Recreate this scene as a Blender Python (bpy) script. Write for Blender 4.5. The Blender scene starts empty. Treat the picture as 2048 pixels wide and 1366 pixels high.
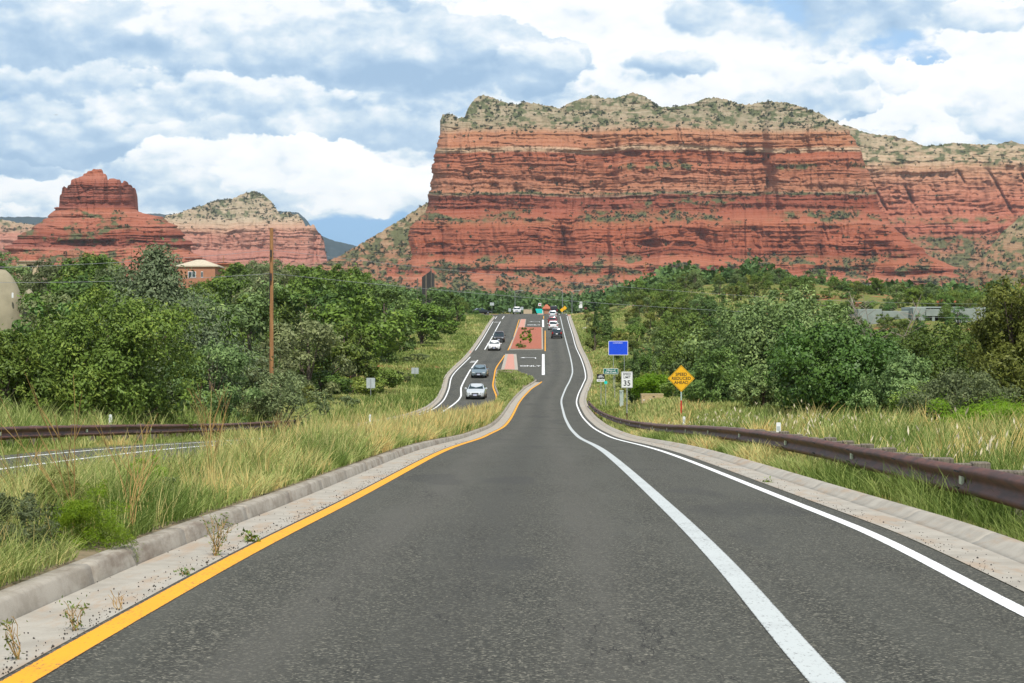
import bpy, math, random
import numpy as np
from mathutils import Vector, Matrix
random.seed(7); RNG = np.random.default_rng(7)
S = bpy.context.scene
C = S.collection
F = 3600.0          # focal length in photograph pixels (2048 wide)
CAMZ = 1.35
# ------------------------------------------------------------------ camera, light, sky
cam = bpy.data.cameras.new('camera'); camo = bpy.data.objects.new('camera', cam); C.objects.link(camo)
cam.sensor_width = 36.0; cam.lens = 36.0 * F / 2048.0
cam.clip_start = 0.1; cam.clip_end = 40000
camo.location = (0, 0, CAMZ); camo.rotation_euler = (math.radians(90), 0, 0)
S.camera = camo
S.view_settings.view_transform = 'Standard'; S.view_settings.look = 'None'
S.view_settings.exposure = 0.08; S.view_settings.gamma = 1.0
S.render.engine = 'CYCLES'
S.cycles.max_bounces = 6; S.cycles.diffuse_bounces = 3; S.cycles.glossy_bounces = 3
S.cycles.transmission_bounces = 3; S.cycles.volume_bounces = 0; S.cycles.transparent_max_bounces = 8
S.cycles.use_denoising = True
SUN_EL, SUN_AZ = math.radians(60), math.radians(170)     # azimuth clockwise from the view direction (+Y)
to_sun = Vector((math.sin(SUN_AZ) * math.cos(SUN_EL), math.cos(SUN_AZ) * math.cos(SUN_EL), math.sin(SUN_EL)))
sl = bpy.data.lights.new('sun', 'SUN'); sl.energy = 4.7; sl.angle = math.radians(0.53); sl.color = (1.0, 0.955, 0.88)
so = bpy.data.objects.new('sun', sl); C.objects.link(so); so.location = (0, -50, 300)
so.rotation_euler = to_sun.to_track_quat('Z', 'Y').to_euler()

class NT:
    """small helper to write node graphs"""
    def __init__(s, nt): s.nt = nt
    def n(s, t, **kw):
        nd = s.nt.nodes.new(t)
        for k, v in kw.items(): setattr(nd, k, v)
        return nd
    def put(s, sock, v):
        if isinstance(v, bpy.types.NodeSocket): s.nt.links.new(v, sock)
        elif v is not None:
            if hasattr(sock.default_value, '__len__') and not hasattr(v, '__len__'): v = [v] * len(sock.default_value)
            if hasattr(sock.default_value, '__len__') and len(sock.default_value) == 4 and len(v) == 3: v = (*v, 1)
            sock.default_value = v
    def m(s, op, a, b=None, c=None, clamp=False):
        nd = s.n('ShaderNodeMath', operation=op, use_clamp=clamp)
        s.put(nd.inputs[0], a); s.put(nd.inputs[1], b) if b is not None else None
        s.put(nd.inputs[2], c) if c is not None else None
        return nd.outputs[0]
    def vm(s, op, a, b=None):
        nd = s.n('ShaderNodeVectorMath', operation=op); s.put(nd.inputs[0], a)
        if b is not None: s.put(nd.inputs[1], b)
        return nd.outputs[0]
    def noise(s, vec, scale, detail=4, rough=.5, dist=0, out='Fac', lac=2.0):
        nd = s.n('ShaderNodeTexNoise'); s.put(nd.inputs['Vector'], vec); s.put(nd.inputs['Scale'], scale)
        s.put(nd.inputs['Detail'], detail); s.put(nd.inputs['Roughness'], rough); s.put(nd.inputs['Distortion'], dist)
        s.put(nd.inputs['Lacunarity'], lac)
        return nd.outputs[out]
    def mix(s, f, a, b, blend='MIX'):
        nd = s.n('ShaderNodeMix', data_type='RGBA', blend_type=blend)
        s.put(nd.inputs[0], f); s.put(nd.inputs[6], a); s.put(nd.inputs[7], b)
        return nd.outputs[2]
    def ss(s, v, lo, hi, a=0.0, b=1.0):
        nd = s.n('ShaderNodeMapRange', interpolation_type='SMOOTHSTEP')
        for i, x in enumerate((v, lo, hi, a, b)): s.put(nd.inputs[i], x)
        return nd.outputs[0]
    def ramp(s, f, stops, interp='LINEAR'):
        nd = s.n('ShaderNodeValToRGB'); cr = nd.color_ramp; cr.interpolation = interp
        while len(cr.elements) < len(stops): cr.elements.new(.5)
        for e, (p, c) in zip(cr.elements, stops): e.position = p; e.color = (*c, 1)
        s.put(nd.inputs[0], f); return nd.outputs[0]

def make_world():
    w = bpy.data.worlds.new('World'); S.world = w; w.use_nodes = True
    nt = w.node_tree; nt.nodes.clear(); g = NT(nt)
    sky = g.n('ShaderNodeTexSky', sky_type='NISHITA', sun_disc=False)
    sky.sun_elevation = SUN_EL; sky.sun_rotation = SUN_AZ; sky.altitude = 1200; sky.dust_density = 1.0; sky.ozone_density = 2.0
    K = 0.1
    co = g.n('ShaderNodeTexCoord').outputs['Generated']
    sx = g.n('ShaderNodeSeparateXYZ'); g.put(sx.inputs[0], co); x, y, z = sx.outputs
    front = g.ss(y, .2, .6)
    warp = g.vm('SCALE', g.vm('SUBTRACT', g.noise(co, 26, 3, .5, out='Color'), (.5, .5, .5)))
    warp.node.inputs[3].default_value = .007
    p = g.vm('MULTIPLY', g.vm('ADD', co, warp), (1, 1, 1.75))
    def blob(X, Y, a, b):
        u = g.m('DIVIDE', g.m('SUBTRACT', x, (X - 1024) / F), a / F); v = g.m('DIVIDE', g.m('SUBTRACT', z, (683 - Y) / F), b / F)
        r = g.m('ADD', g.m('MULTIPLY', u, u), g.m('MULTIPLY', v, v))
        return g.m('MULTIPLY', g.m('POWER', 2.718, g.m('MULTIPLY', r, -1)), front)
    def blobs(base, lst):
        o = base
        for X, Y, a, b, k in lst: o = g.m('MULTIPLY_ADD', blob(X, Y, a, b), k, o)
        return o
    def puff(q, sc):
        nd = g.n('ShaderNodeTexVoronoi', feature='F1'); g.put(nd.inputs['Vector'], q); nd.inputs['Scale'].default_value = sc
        return g.m('SUBTRACT', .62, nd.outputs['Distance'])
    def dens(off, ks=((13, .13), (28, .12), (62, .055), (140, .03))):
        q = g.vm('ADD', p, off)
        o = g.m('MULTIPLY', g.noise(q, 9, 3, .5), .70)
        for sc, k in ks: o = g.m('MULTIPLY_ADD', puff(q, sc), k, o)
        return g.m('MULTIPLY_ADD', g.noise(q, 90, 5, .65), .10, g.m('ADD', o, .05))
    d0 = dens((0.31, 0.0, 0.13)); d1 = dens((0.31 + .004, 0.0, 0.13 + .012)); fine = g.m('SUBTRACT', g.noise(p, 50, 7, .62), .5)
    # where clouds are thicker / thinner than chance
    cover = blobs(d0, [(1755, 140, 170, 95, -.22), (1560, 60, 130, 60, -.02), (690, 465, 230, 50, -.24), (60, 400, 200, 60, -.06), (460, 340, 150, 45, -.04),
                       (1930, 215, 130, 95, .17), (1240, 100, 260, 120, .15), (650, 360, 190, 75, .10), (700, 120, 420, 120, .08), (200, 130, 260, 110, .06),
                       (1500, 210, 240, 50, .10), (1720, 250, 80, 22, .10)])
    a = g.ss(cover, .345, .43)
    lit = g.m('MULTIPLY_ADD', g.m('SUBTRACT', d0, d1), 4.6, .43)
    lit = blobs(lit, [(1250, 90, 250, 105, .62), (1930, 205, 150, 130, .55), (640, 375, 240, 85, .36), (450, 20, 330, 40, .45), (1500, 190, 230, 60, .30), (470, 135, 110, 40, .25),
                      (40, 400, 120, 30, .2), (780, 110, 280, 75, -.38), (230, 110, 260, 80, -.32), (120, 250, 170, 60, -.22), (800, 260, 300, 36, -.25), (1330, 135, 70, 22, -.75), (1060, 110, 60, 60, -.35),
                      (1890, 232, 40, 16, -.45), (1400, 40, 120, 40, -.28), (1650, 30, 220, 60, -.22), (380, 250, 120, 60, .12), (1590, 200, 90, 30, -.25)])
    lit = g.m('MULTIPLY_ADD', fine, .42, lit)
    # single cumulus clouds ahead: x, y, half width, half height, brightness, top-to-base contrast, edge softness
    pn = g.m('MULTIPLY_ADD', g.m('SUBTRACT', d0, .415), 7.5, g.m('MULTIPLY', fine, 1.3))
    emb = g.m('MULTIPLY_ADD', g.m('SUBTRACT', d0, d1), 3.0, g.m('MULTIPLY', fine, .35))
    wv = g.vm('SUBTRACT', g.noise(co, 34, 4, .6, out='Color'), (.5, .5, .5)); sw = g.n('ShaderNodeSeparateXYZ'); g.put(sw.inputs[0], wv)
    xw = g.m('MULTIPLY_ADD', sw.outputs[0], .040, x); zw = g.m('MULTIPLY_ADD', sw.outputs[2], .022, z)
    for X, Y, ca, cb, br, ti, so in ((250, 15, 480, 55, .80, .0, .5), (1250, 60, 330, 100, .86, .05, .4), (1420, 30, 110, 60, .30, .12, 1.0), (1560, 60, 140, 50, .38, .15, 1.0), (1660, 25, 260, 45, .34, .05, .9), (1480, 205, 260, 62, .70, .12, .45), (1565, 212, 100, 26, .40, .15, 1.0),
            (470, 150, 330, 70, .52, .20, .45), (200, 120, 290, 95, .27, .20, .45), (640, 70, 260, 60, .50, .2, .5), (800, 118, 310, 85, .26, .16, .35), (960, 105, 150, 62, .30, .16, .25), (200, 205, 210, 50, .30, .22, .5), (500, 235, 300, 52, .36, .24, .45), (60, 270, 190, 56, .26, .22, .45), (250, 300, 150, 34, .24, .16, .6),
            (560, 285, 230, 34, .26, .18, .5), (860, 262, 240, 46, .30, .2, .45), (470, 325, 150, 38, .62, .2, .45), (640, 360, 190, 58, .72, .2, .35), (745, 372, 140, 48, .80, .18, .3), (300, 370, 130, 34, .40, .2, .6), (60, 385, 150, 32, .66, .22, .4), (40, 355, 110, 16, .24, .1, .7), (420, 400, 190, 24, .34, .1, .9),
            (1335, 137, 80, 22, .27, .15, 1.0), (1060, 150, 70, 46, .30, .15, .4), (1990, 110, 120, 95, .84, .08, .3), (1890, 215, 115, 66, .86, .10, .22), (1990, 235, 110, 55, .60, .2, .4), (1795, 250, 80, 26, .84, .1, .25), (1725, 262, 60, 14, .82, .05, .3), (1890, 236, 46, 14, .48, .1, 1.1), (1775, 180, 30, 24, .66, .1, .8), (1680, 170, 34, 20, .56, .1, .8), (2000, 60, 150, 30, .40, .1, .6)):
        u = g.m('MULTIPLY_ADD', xw, F / ca, -(X - 1024) / ca); v = g.m('MULTIPLY_ADD', zw, F / cb, -(683 - Y) / cb)
        r2 = g.m('MULTIPLY_ADD', u, u, g.m('MULTIPLY', v, v))
        mk = g.m('MULTIPLY', g.ss(g.m('ADD', g.m('SUBTRACT', 1, r2), pn), .12, .12 + so), front)
        li = g.m('ADD', g.m('MULTIPLY_ADD', g.m('MINIMUM', v, 1.0), ti, br), emb)
        lit = g.m('MULTIPLY_ADD', mk, g.m('SUBTRACT', li, lit), lit); a = g.m('MAXIMUM', a, mk)
    up = g.ss(z, .25, .7)                                     # unseen overhead cloud darkened to weaken the fill light and deepen shadows
    cloud = g.ramp(lit, [(0.0, (.38, .56, .77)), (.24, (.52, .69, .87)), (.44, (.76, .88, .97)), (.64, (1.03, 1.06, 1.08)), (1.0, (1.18, 1.18, 1.17))])
    cloud = g.mix(up, cloud, g.mix(.75, cloud, (.30, .35, .44)))
    blue = g.mix(g.ss(z, -.02, .16), (.16, .44, .78), (.40, .64, .94))
    blue = g.mix(g.ss(z, .3, .9), blue, (.16, .30, .62))
    c10 = g.vm('SCALE', g.mix(a, blue, cloud)); c10.node.inputs[3].default_value = 1 / K
    mixed = g.mix(.88, sky.outputs[0], c10)
    bg = g.n('ShaderNodeBackground'); g.put(bg.inputs[0], mixed); bg.inputs[1].default_value = K
    out = g.n('ShaderNodeOutputWorld'); nt.links.new(bg.outputs[0], out.inputs[0])
make_world()

# ------------------------------------------------------------------ numpy noise
def _h(ix, iy, s):
    n = (ix.astype(np.int64) * 374761393 + iy.astype(np.int64) * 668265263 + s * 974634777) & 0xffffffff
    n = ((n ^ (n >> 13)) * 1274126177) & 0xffffffff
    n = ((n ^ (n >> 16)) * 2246822519) & 0xffffffff
    return ((n ^ (n >> 15)) & 0xffffff) / float(0xffffff)
def vn(x, y, s=0):
    x, y = np.broadcast_arrays(np.asarray(x, float), np.asarray(y, float))
    ix, iy = np.floor(x), np.floor(y); fx, fy = x - ix, y - iy
    fx = fx * fx * fx * (fx * (fx * 6 - 15) + 10); fy = fy * fy * fy * (fy * (fy * 6 - 15) + 10)
    a, b, c, d = _h(ix, iy, s), _h(ix + 1, iy, s), _h(ix, iy + 1, s), _h(ix + 1, iy + 1, s)
    return (a + (b - a) * fx) * (1 - fy) + (c + (d - c) * fx) * fy - .5
def fbm(x, y, s=0, o=4, g=.5):
    t = 0; a = 1
    for i in range(o):
        t = t + a * vn(np.asarray(x) * 2 ** i, np.asarray(y) * 2 ** i, s + i * 17); a *= g
    return t
def sst(x, a, b):
    t = np.clip((np.asarray(x, float) - a) / (b - a), 0, 1); return t * t * (3 - 2 * t)
def pchip(xs, ys):
    xs, ys = np.array(xs, float), np.array(ys, float); o = np.argsort(xs); xs, ys = xs[o], ys[o]
    h = np.diff(xs); dl = np.diff(ys) / h; m = np.zeros_like(xs); m[0], m[-1] = dl[0], dl[-1]
    for i in range(1, len(xs) - 1):
        if dl[i - 1] * dl[i] > 0:
            w1, w2 = 2 * h[i] + h[i - 1], h[i] + 2 * h[i - 1]; m[i] = (w1 + w2) / (w1 / dl[i - 1] + w2 / dl[i])
    def f(x):
        x = np.asarray(x, float); i = np.clip(np.searchsorted(xs, x) - 1, 0, len(xs) - 2)
        t = (x - xs[i]) / h[i]
        lo, hi = x < xs[0], x > xs[-1]; tt = np.clip(t, 0, 1)
        r = (2 * tt ** 3 - 3 * tt ** 2 + 1) * ys[i] + (tt ** 3 - 2 * tt ** 2 + tt) * h[i] * m[i] + (-2 * tt ** 3 + 3 * tt ** 2) * ys[i + 1] + (tt ** 3 - tt ** 2) * h[i] * m[i + 1]
        return r + np.where(lo, (x - xs[0]) * m[0], 0) + np.where(hi, (x - xs[-1]) * m[-1], 0)
    return f

# ------------------------------------------------------------------ road geometry (metres; y = distance ahead)
P = pchip([-40, 0, 8.3, 12.8, 21.5, 40, 76, 105, 135, 166, 207, 267, 317, 350, 400, 430, 470, 520, 700, 2200, 9000],
          [.9, 0, -.22, -.30, -.56, -1.14, -2.62, -3.5, -4.02, -4.15, -2.9, .1, 2.4, 3.95, 6.3, 7.55, 8.6, 9.1, 12.5, 50, 150])
_dd = np.arange(4, 475, .25); _yy = 683 + (CAMZ - P(_dd)) * F / _dd
_yy = np.minimum.accumulate(_yy)
def d_of(Y): return float(np.interp(-Y, -_yy, _dd))
def curve(px, extra=()):
    """road line from photo pixel rows -> x(d) on the road surface"""
    pts = [(d_of(Y), (X - 1024) / F * d_of(Y)) for X, Y in px] + list(extra)
    pts.sort(); q = [pts[0]]
    for p in pts[1:]:
        if p[0] - q[-1][0] > 2.5: q.append(p)
    return pchip([p[0] for p in q], [p[1] for p in q])
bikeR = curve([(1655, 1366), (1450, 1130), (1330, 1010), (1218, 910), (1153, 870), (1137, 850), (1127, 825), (1123, 800), (1130, 780), (1140, 760), (1145, 742), (1142, 720), (1137, 700), (1129, 670), (1122, 640)],
              [(-30, .8), (480, 12.4), (560, 14), (700, 16)])
edgeR = curve([(2048, 1225), (1700, 1050), (1450, 950), (1280, 890), (1212, 870), (1180, 850), (1160, 825), (1153, 805), (1156, 790), (1165, 770), (1171, 755), (1168, 735), (1161, 715), (1154, 700), (1145, 670), (1136, 640)],
              [(-30, 2.6), (480, 14.3), (560, 16), (700, 18)])
yelR = curve([(60, 1350), (420, 1145), (700, 1000), (880, 905), (975, 870), (1010, 851), (1028, 825), (1042, 800), (1060, 780), (1085, 761)], [(-30, -2.6), (330, 6.2), (480, 8.5)])
outerL = curve([(873, 814), (897, 780), (904, 753), (942, 712), (949, 703), (986, 643.5)], [(-30, -11.6), (8, -10.9), (35, -10.25), (70, -9.3), (110, -7.7), (480, -2.6), (560, -1.6), (700, 0)])
bikeL = curve([(921, 794), (923, 773), (937, 746), (962, 711), (967, 703), (1001, 643)], [(-30, -10), (8, -9.3), (35, -8.7), (70, -7.7), (110, -6.2), (140, -5.3), (480, -.9), (560, .1), (700, 1.7)])
yelL = curve([(993, 797), (986, 767), (990, 743), (1007, 714), (1015, 702), (1037, 643.5)], [(-30, -6.3), (8, -5.6), (35, -5.0), (70, -4.1), (110, -2.8), (140, -2.0), (480, 2.9), (560, 4), (700, 5.5)])
kerbL = lambda d: outerL(d) - .55
kerbR = lambda d: edgeR(d) + .25
def railR(d): return edgeR(d) + np.interp(d, [0, 14, 30, 56, 75, 110, 150], [1.25, 1.3, 1.75, 1.85, 1.7, 1.2, .9])
def railL(d): return outerL(d) - np.interp(d, [0, 40, 90, 120], [2.0, 2.0, 1.7, 1.5])

def hills(x, y):
    x, y = np.asarray(x, float), np.asarray(y, float)
    sr = np.maximum(0, x - (edgeR(y) + 2.2)); s_l = np.maximum(0, (outerL(y) - 2.2) - x)
    z = .25 * sst(sr, 0, 2)
    z = z + 8.2 * sst(y, 200, 540) * sst(sr, 3, 34) * np.exp(-np.maximum(0, x - 60) ** 2 / 30 ** 2) * (1 - sst(y, 560, 800))
    z = z + .85 * sst(sr, .0, 2.2) * sst(y, 72, 108) * (1 - sst(y, 120, 190)) + 2.2 * sst(sr, 30, 70) * sst(y, 100, 260)
    z = z + .2 * sst(s_l, 0, 2) + 3.0 * sst(s_l, 10, 60) * sst(y, 60, 170) + 2.0 * sst(s_l, 40, 110) * sst(y, 260, 460)
    rough = np.minimum(sr + s_l, 12) / 12
    return z + rough * (1.1 * fbm(x / 26, y / 26, 3, 4) + .25 * fbm(x / 4, y / 4, 9, 3)) * (1 + sst(y, 600, 1500) * 2)
def ground(x, y): return P(y) + hills(x, y)
def at(X, d): return (X - 1024) / F * d
def zat(Y, d): return CAMZ + (683 - Y) / F * d

# ------------------------------------------------------------------ object helpers
def tag(o, label=None, cat=None, group=None, kind=None):
    for k, v in (('label', label), ('category', cat), ('group', group), ('kind', kind)):
        if v: o[k] = v
    return o
def thing(name, label, cat, loc=(0, 0, 0), group=None, rz=0):
    o = bpy.data.objects.new(name, None); C.objects.link(o); o.location = loc; o.rotation_euler = (0, 0, rz)
    o.empty_display_size = .2
    return tag(o, label, cat, group)
def link(name, me, mats=None, parent=None):
    o = bpy.data.objects.new(name, me); C.objects.link(o)
    if mats is not None:
        for m_ in (mats if isinstance(mats, (list, tuple)) else [mats]): me.materials.append(m_)
    if parent is not None: o.parent = parent
    return o
def mesh_np(name, v, f, mat=None, parent=None, attrs=None, smooth=False, pattrs=None):
    """v (N,3), f (M,k) integer array"""
    v = np.ascontiguousarray(v, np.float32); f = np.ascontiguousarray(f, np.int32); M, k = f.shape
    me = bpy.data.meshes.new(name)
    me.vertices.add(len(v)); me.vertices.foreach_set('co', v.ravel())
    me.loops.add(M * k); me.loops.foreach_set('vertex_index', f.ravel())
    me.polygons.add(M); me.polygons.foreach_set('loop_start', np.arange(0, M * k, k, dtype=np.int32))
    if smooth: me.polygons.foreach_set('use_smooth', np.ones(M, bool))
    for n_, a_ in (attrs or {}).items():
        at_ = me.attributes.new(n_, 'FLOAT', 'FACE'); at_.data.foreach_set('value', np.asarray(a_, np.float32))
    for n_, a_ in (pattrs or {}).items():
        at_ = me.attributes.new(n_, 'FLOAT', 'POINT'); at_.data.foreach_set('value', np.asarray(a_, np.float32))
    me.update(calc_edges=True)
    return link(name, me, mat, parent)
def gridf(r, c):
    i = np.arange(r - 1)[:, None] * c + np.arange(c - 1)[None, :]
    return np.stack([i, i + 1, i + c + 1, i + c], -1).reshape(-1, 4)

class MB:
    """collects shapes into ONE mesh"""
    def __init__(s): s.v = []; s.f = []; s.sm = []
    def add(s, vs, fs, smooth=False):
        b = len(s.v); s.v += [tuple(p) for p in vs]; s.f += [tuple(i + b for i in f) for f in fs]; s.sm += [smooth] * len(fs); return s
    def box(s, c, d, rz=0, bev=0):
        x, y, z = d[0] / 2, d[1] / 2, d[2] / 2; cs, sn = math.cos(rz), math.sin(rz)
        if bev:
            b = min(bev, x * .9, y * .9, z * .9); vs = []; 
            pol = [(x - b, -y), (x, -y + b), (x, y - b), (x - b, y), (-x + b, y), (-x, y - b), (-x, -y + b), (-x + b, -y)]
            def ring(k, zz): return [(px_ * k if 0 else (px_ - math.copysign(b * k, px_) ), (py_ - math.copysign(b * k, py_)), zz) for px_, py_ in pol]
            rings = [ring(.9, -z), ring(0, -z + b), ring(0, z - b), ring(.9, z)]
            for r in rings: vs += r
            fs = [tuple(range(7, -1, -1)), tuple(range(24, 32))]
            for k in range(3):
                for i in range(8): j = (i + 1) % 8; fs.append((k * 8 + i, k * 8 + j, k * 8 + 8 + j, k * 8 + 8 + i))
        else:
            vs = [(a, b_, e) for e in (-z, z) for a, b_ in ((-x, -y), (x, -y), (x, y), (-x, y))]
            fs = [(3, 2, 1, 0), (4, 5, 6, 7), (0, 1, 5, 4), (1, 2, 6, 5), (2, 3, 7, 6), (3, 0, 4, 7)]
        vs = [(c[0] + a * cs - b_ * sn, c[1] + a * sn + b_ * cs, c[2] + e) for a, b_, e in vs]
        return s.add(vs, fs)
    def tube(s, pts, rs, n=8, cap=True, smooth=True):
        pts = [Vector(p) for p in pts]; rs = rs if hasattr(rs, '__len__') else [rs] * len(pts); vs = []; fs = []
        for i, p in enumerate(pts):
            t = (pts[min(i + 1, len(pts) - 1)] - pts[max(i - 1, 0)]).normalized()
            a = t.orthogonal().normalized() if i == 0 else (a - t * a.dot(t)).normalized(); b = t.cross(a)
            vs += [p + (a * math.cos(2 * math.pi * k / n) + b * math.sin(2 * math.pi * k / n)) * rs[i] for k in range(n)]
        for i in range(len(pts) - 1):
            for k in range(n): q = (k + 1) % n; fs.append((i * n + k, i * n + q, i * n + n + q, i * n + n + k))
        s.add(vs, fs, smooth)
        if cap: s.add(vs[:n], [tuple(range(n - 1, -1, -1))]); s.add(vs[-n:], [tuple(range(n))])
        return s
    def prism(s, poly, y0, y1):
        """polygon in x,z (counter-clockwise seen from -Y) extruded along y"""
        n = len(poly); vs = [(x, y0, z) for x, z in poly] + [(x, y1, z) for x, z in poly]
        fs = [tuple(range(n)), tuple(range(2 * n - 1, n - 1, -1))] + [(i, i + n, (i + 1) % n + n, (i + 1) % n) for i in range(n)]
        return s.add(vs, fs)
    def prismz(s, poly, z0, z1):
        n = len(poly); vs = [(x, y, z0) for x, y in poly] + [(x, y, z1) for x, y in poly]
        fs = [tuple(range(n - 1, -1, -1)), tuple(range(n, 2 * n))] + [(i, (i + 1) % n, (i + 1) % n + n, i + n) for i in range(n)]
        return s.add(vs, fs)
    def build(s, name, mat, parent=None, origin=None):
        me = bpy.data.meshes.new(name)
        v = s.v if origin is None else [(a - origin[0], b - origin[1], c - origin[2]) for a, b, c in s.v]
        me.from_pydata(v, [], s.f); me.polygons.foreach_set('use_smooth', s.sm); me.update()
        return link(name, me, mat, parent)
def rrect(w, h, r, n=4, cx=0, cz=0):
    o = []
    for qx, qz, a0 in ((1, -1, -90), (1, 1, 0), (-1, 1, 90), (-1, -1, 180)):
        for k in range(n + 1):
            a = math.radians(a0 + 90 * k / n); o.append((cx + qx * (w / 2 - r) + r * math.cos(a), cz + qz * (h / 2 - r) + r * math.sin(a)))
    return o
def text_part(name, txt, size, mat, parent, loc, flat=False, sx=1, bold=.0, align='CENTER'):
    cu = bpy.data.curves.new(name, 'FONT'); cu.body = txt; cu.size = size; cu.align_x = align; cu.align_y = 'CENTER'
    cu.extrude = .002; cu.offset = bold; cu.resolution_u = 3; cu.space_line = .95
    t = bpy.data.objects.new(name, cu); C.objects.link(t)
    me = bpy.data.meshes.new_from_object(t.evaluated_get(bpy.context.evaluated_depsgraph_get()))
    bpy.data.objects.remove(t); bpy.data.curves.remove(cu)
    me.transform(Matrix.Translation(loc) @ (Matrix.Identity(4) if flat else Matrix.Rotation(math.radians(90), 4, 'X')) @ Matrix.Diagonal((sx if not flat else 1, 1 if not flat else sx, 1, 1)))
    me.materials.clear(); me.name = name
    return link(name, me, mat, parent)
def dup(o, parent=None):
    c = o.copy(); C.objects.link(c)
    if parent is not None: c.parent = parent
    for ch in [k for k in o.children]: dup(ch, c)
    return c

# ------------------------------------------------------------------ materials
def newmat(name):
    m = bpy.data.materials.new(name); m.use_nodes = True; m.node_tree.nodes.clear(); g = NT(m.node_tree)
    b = g.n('ShaderNodeBsdfPrincipled'); o = g.n('ShaderNodeOutputMaterial'); m.node_tree.links.new(b.outputs[0], o.inputs[0])
    return m, g, b, o
def pm(name, c1, c2=None, scale=6, rough=.6, metal=0, bump=0, stretch=(1, 1, 1), coat=0, detail=4, spec=.5):
    m, g, b, o = newmat(name)
    co = g.vm('MULTIPLY', g.n('ShaderNodeTexCoord').outputs['Object'], stretch)
    c2 = c2 or tuple(k * .8 for k in c1)
    nz = g.noise(co, scale, detail, .6)
    g.put(b.inputs['Base Color'], g.mix(g.ss(nz, .35, .65), c1, c2)); b.inputs['Roughness'].default_value = rough
    b.inputs['Metallic'].default_value = metal; b.inputs['Coat Weight'].default_value = coat; b.inputs['Coat Roughness'].default_value = .05
    b.inputs['Specular IOR Level'].default_value = spec
    if bump:
        bp = g.n('ShaderNodeBump'); bp.inputs['Strength'].default_value = bump; bp.inputs['Distance'].default_value = .02
        g.put(bp.inputs['Height'], nz); g.put(b.inputs['Normal'], bp.outputs[0])
    return m
def leafmat(name, c1, c2, c3=None, trans=.25, rough=.55, spec=.25):
    """leaf colours vary from leaf to leaf (tint attribute), from plant to plant and over the crown"""
    m, g, b, o = newmat(name)
    at_ = g.n('ShaderNodeAttribute', attribute_name='tint').outputs['Fac']
    oi = g.n('ShaderNodeObjectInfo').outputs['Random']
    col = g.ramp(at_, [(0, c1), (.62, c2), (1, c3 or c2)])
    nz = g.noise(g.n('ShaderNodeTexCoord').outputs['Object'], .7, 3)
    col = g.mix(g.ss(nz, .3, .7, 0, .55), col, g.mix(.5, c1, c2))
    hs = g.n('ShaderNodeHueSaturation'); g.put(hs.inputs['Color'], col)
    g.put(hs.inputs['Value'], g.ss(oi, 0, 1, .72, 1.22)); g.put(hs.inputs['Hue'], g.m('ADD', .487, g.m('MULTIPLY', g.m('FRACT', g.m('MULTIPLY', oi, 7.3)), .03)))
    hs.inputs['Saturation'].default_value = 1.0
    g.put(b.inputs['Base Color'], hs.outputs[0]); b.inputs['Roughness'].default_value = rough; b.inputs['Specular IOR Level'].default_value = spec
    tr = g.n('ShaderNodeBsdfTranslucent'); g.put(tr.inputs[0], hs.outputs[0])
    mx = g.n('ShaderNodeMixShader'); mx.inputs[0].default_value = trans
    m.node_tree.links.new(b.outputs[0], mx.inputs[1]); m.node_tree.links.new(tr.outputs[0], mx.inputs[2]); m.node_tree.links.new(mx.outputs[0], o.inputs[0])
    return m
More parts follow.
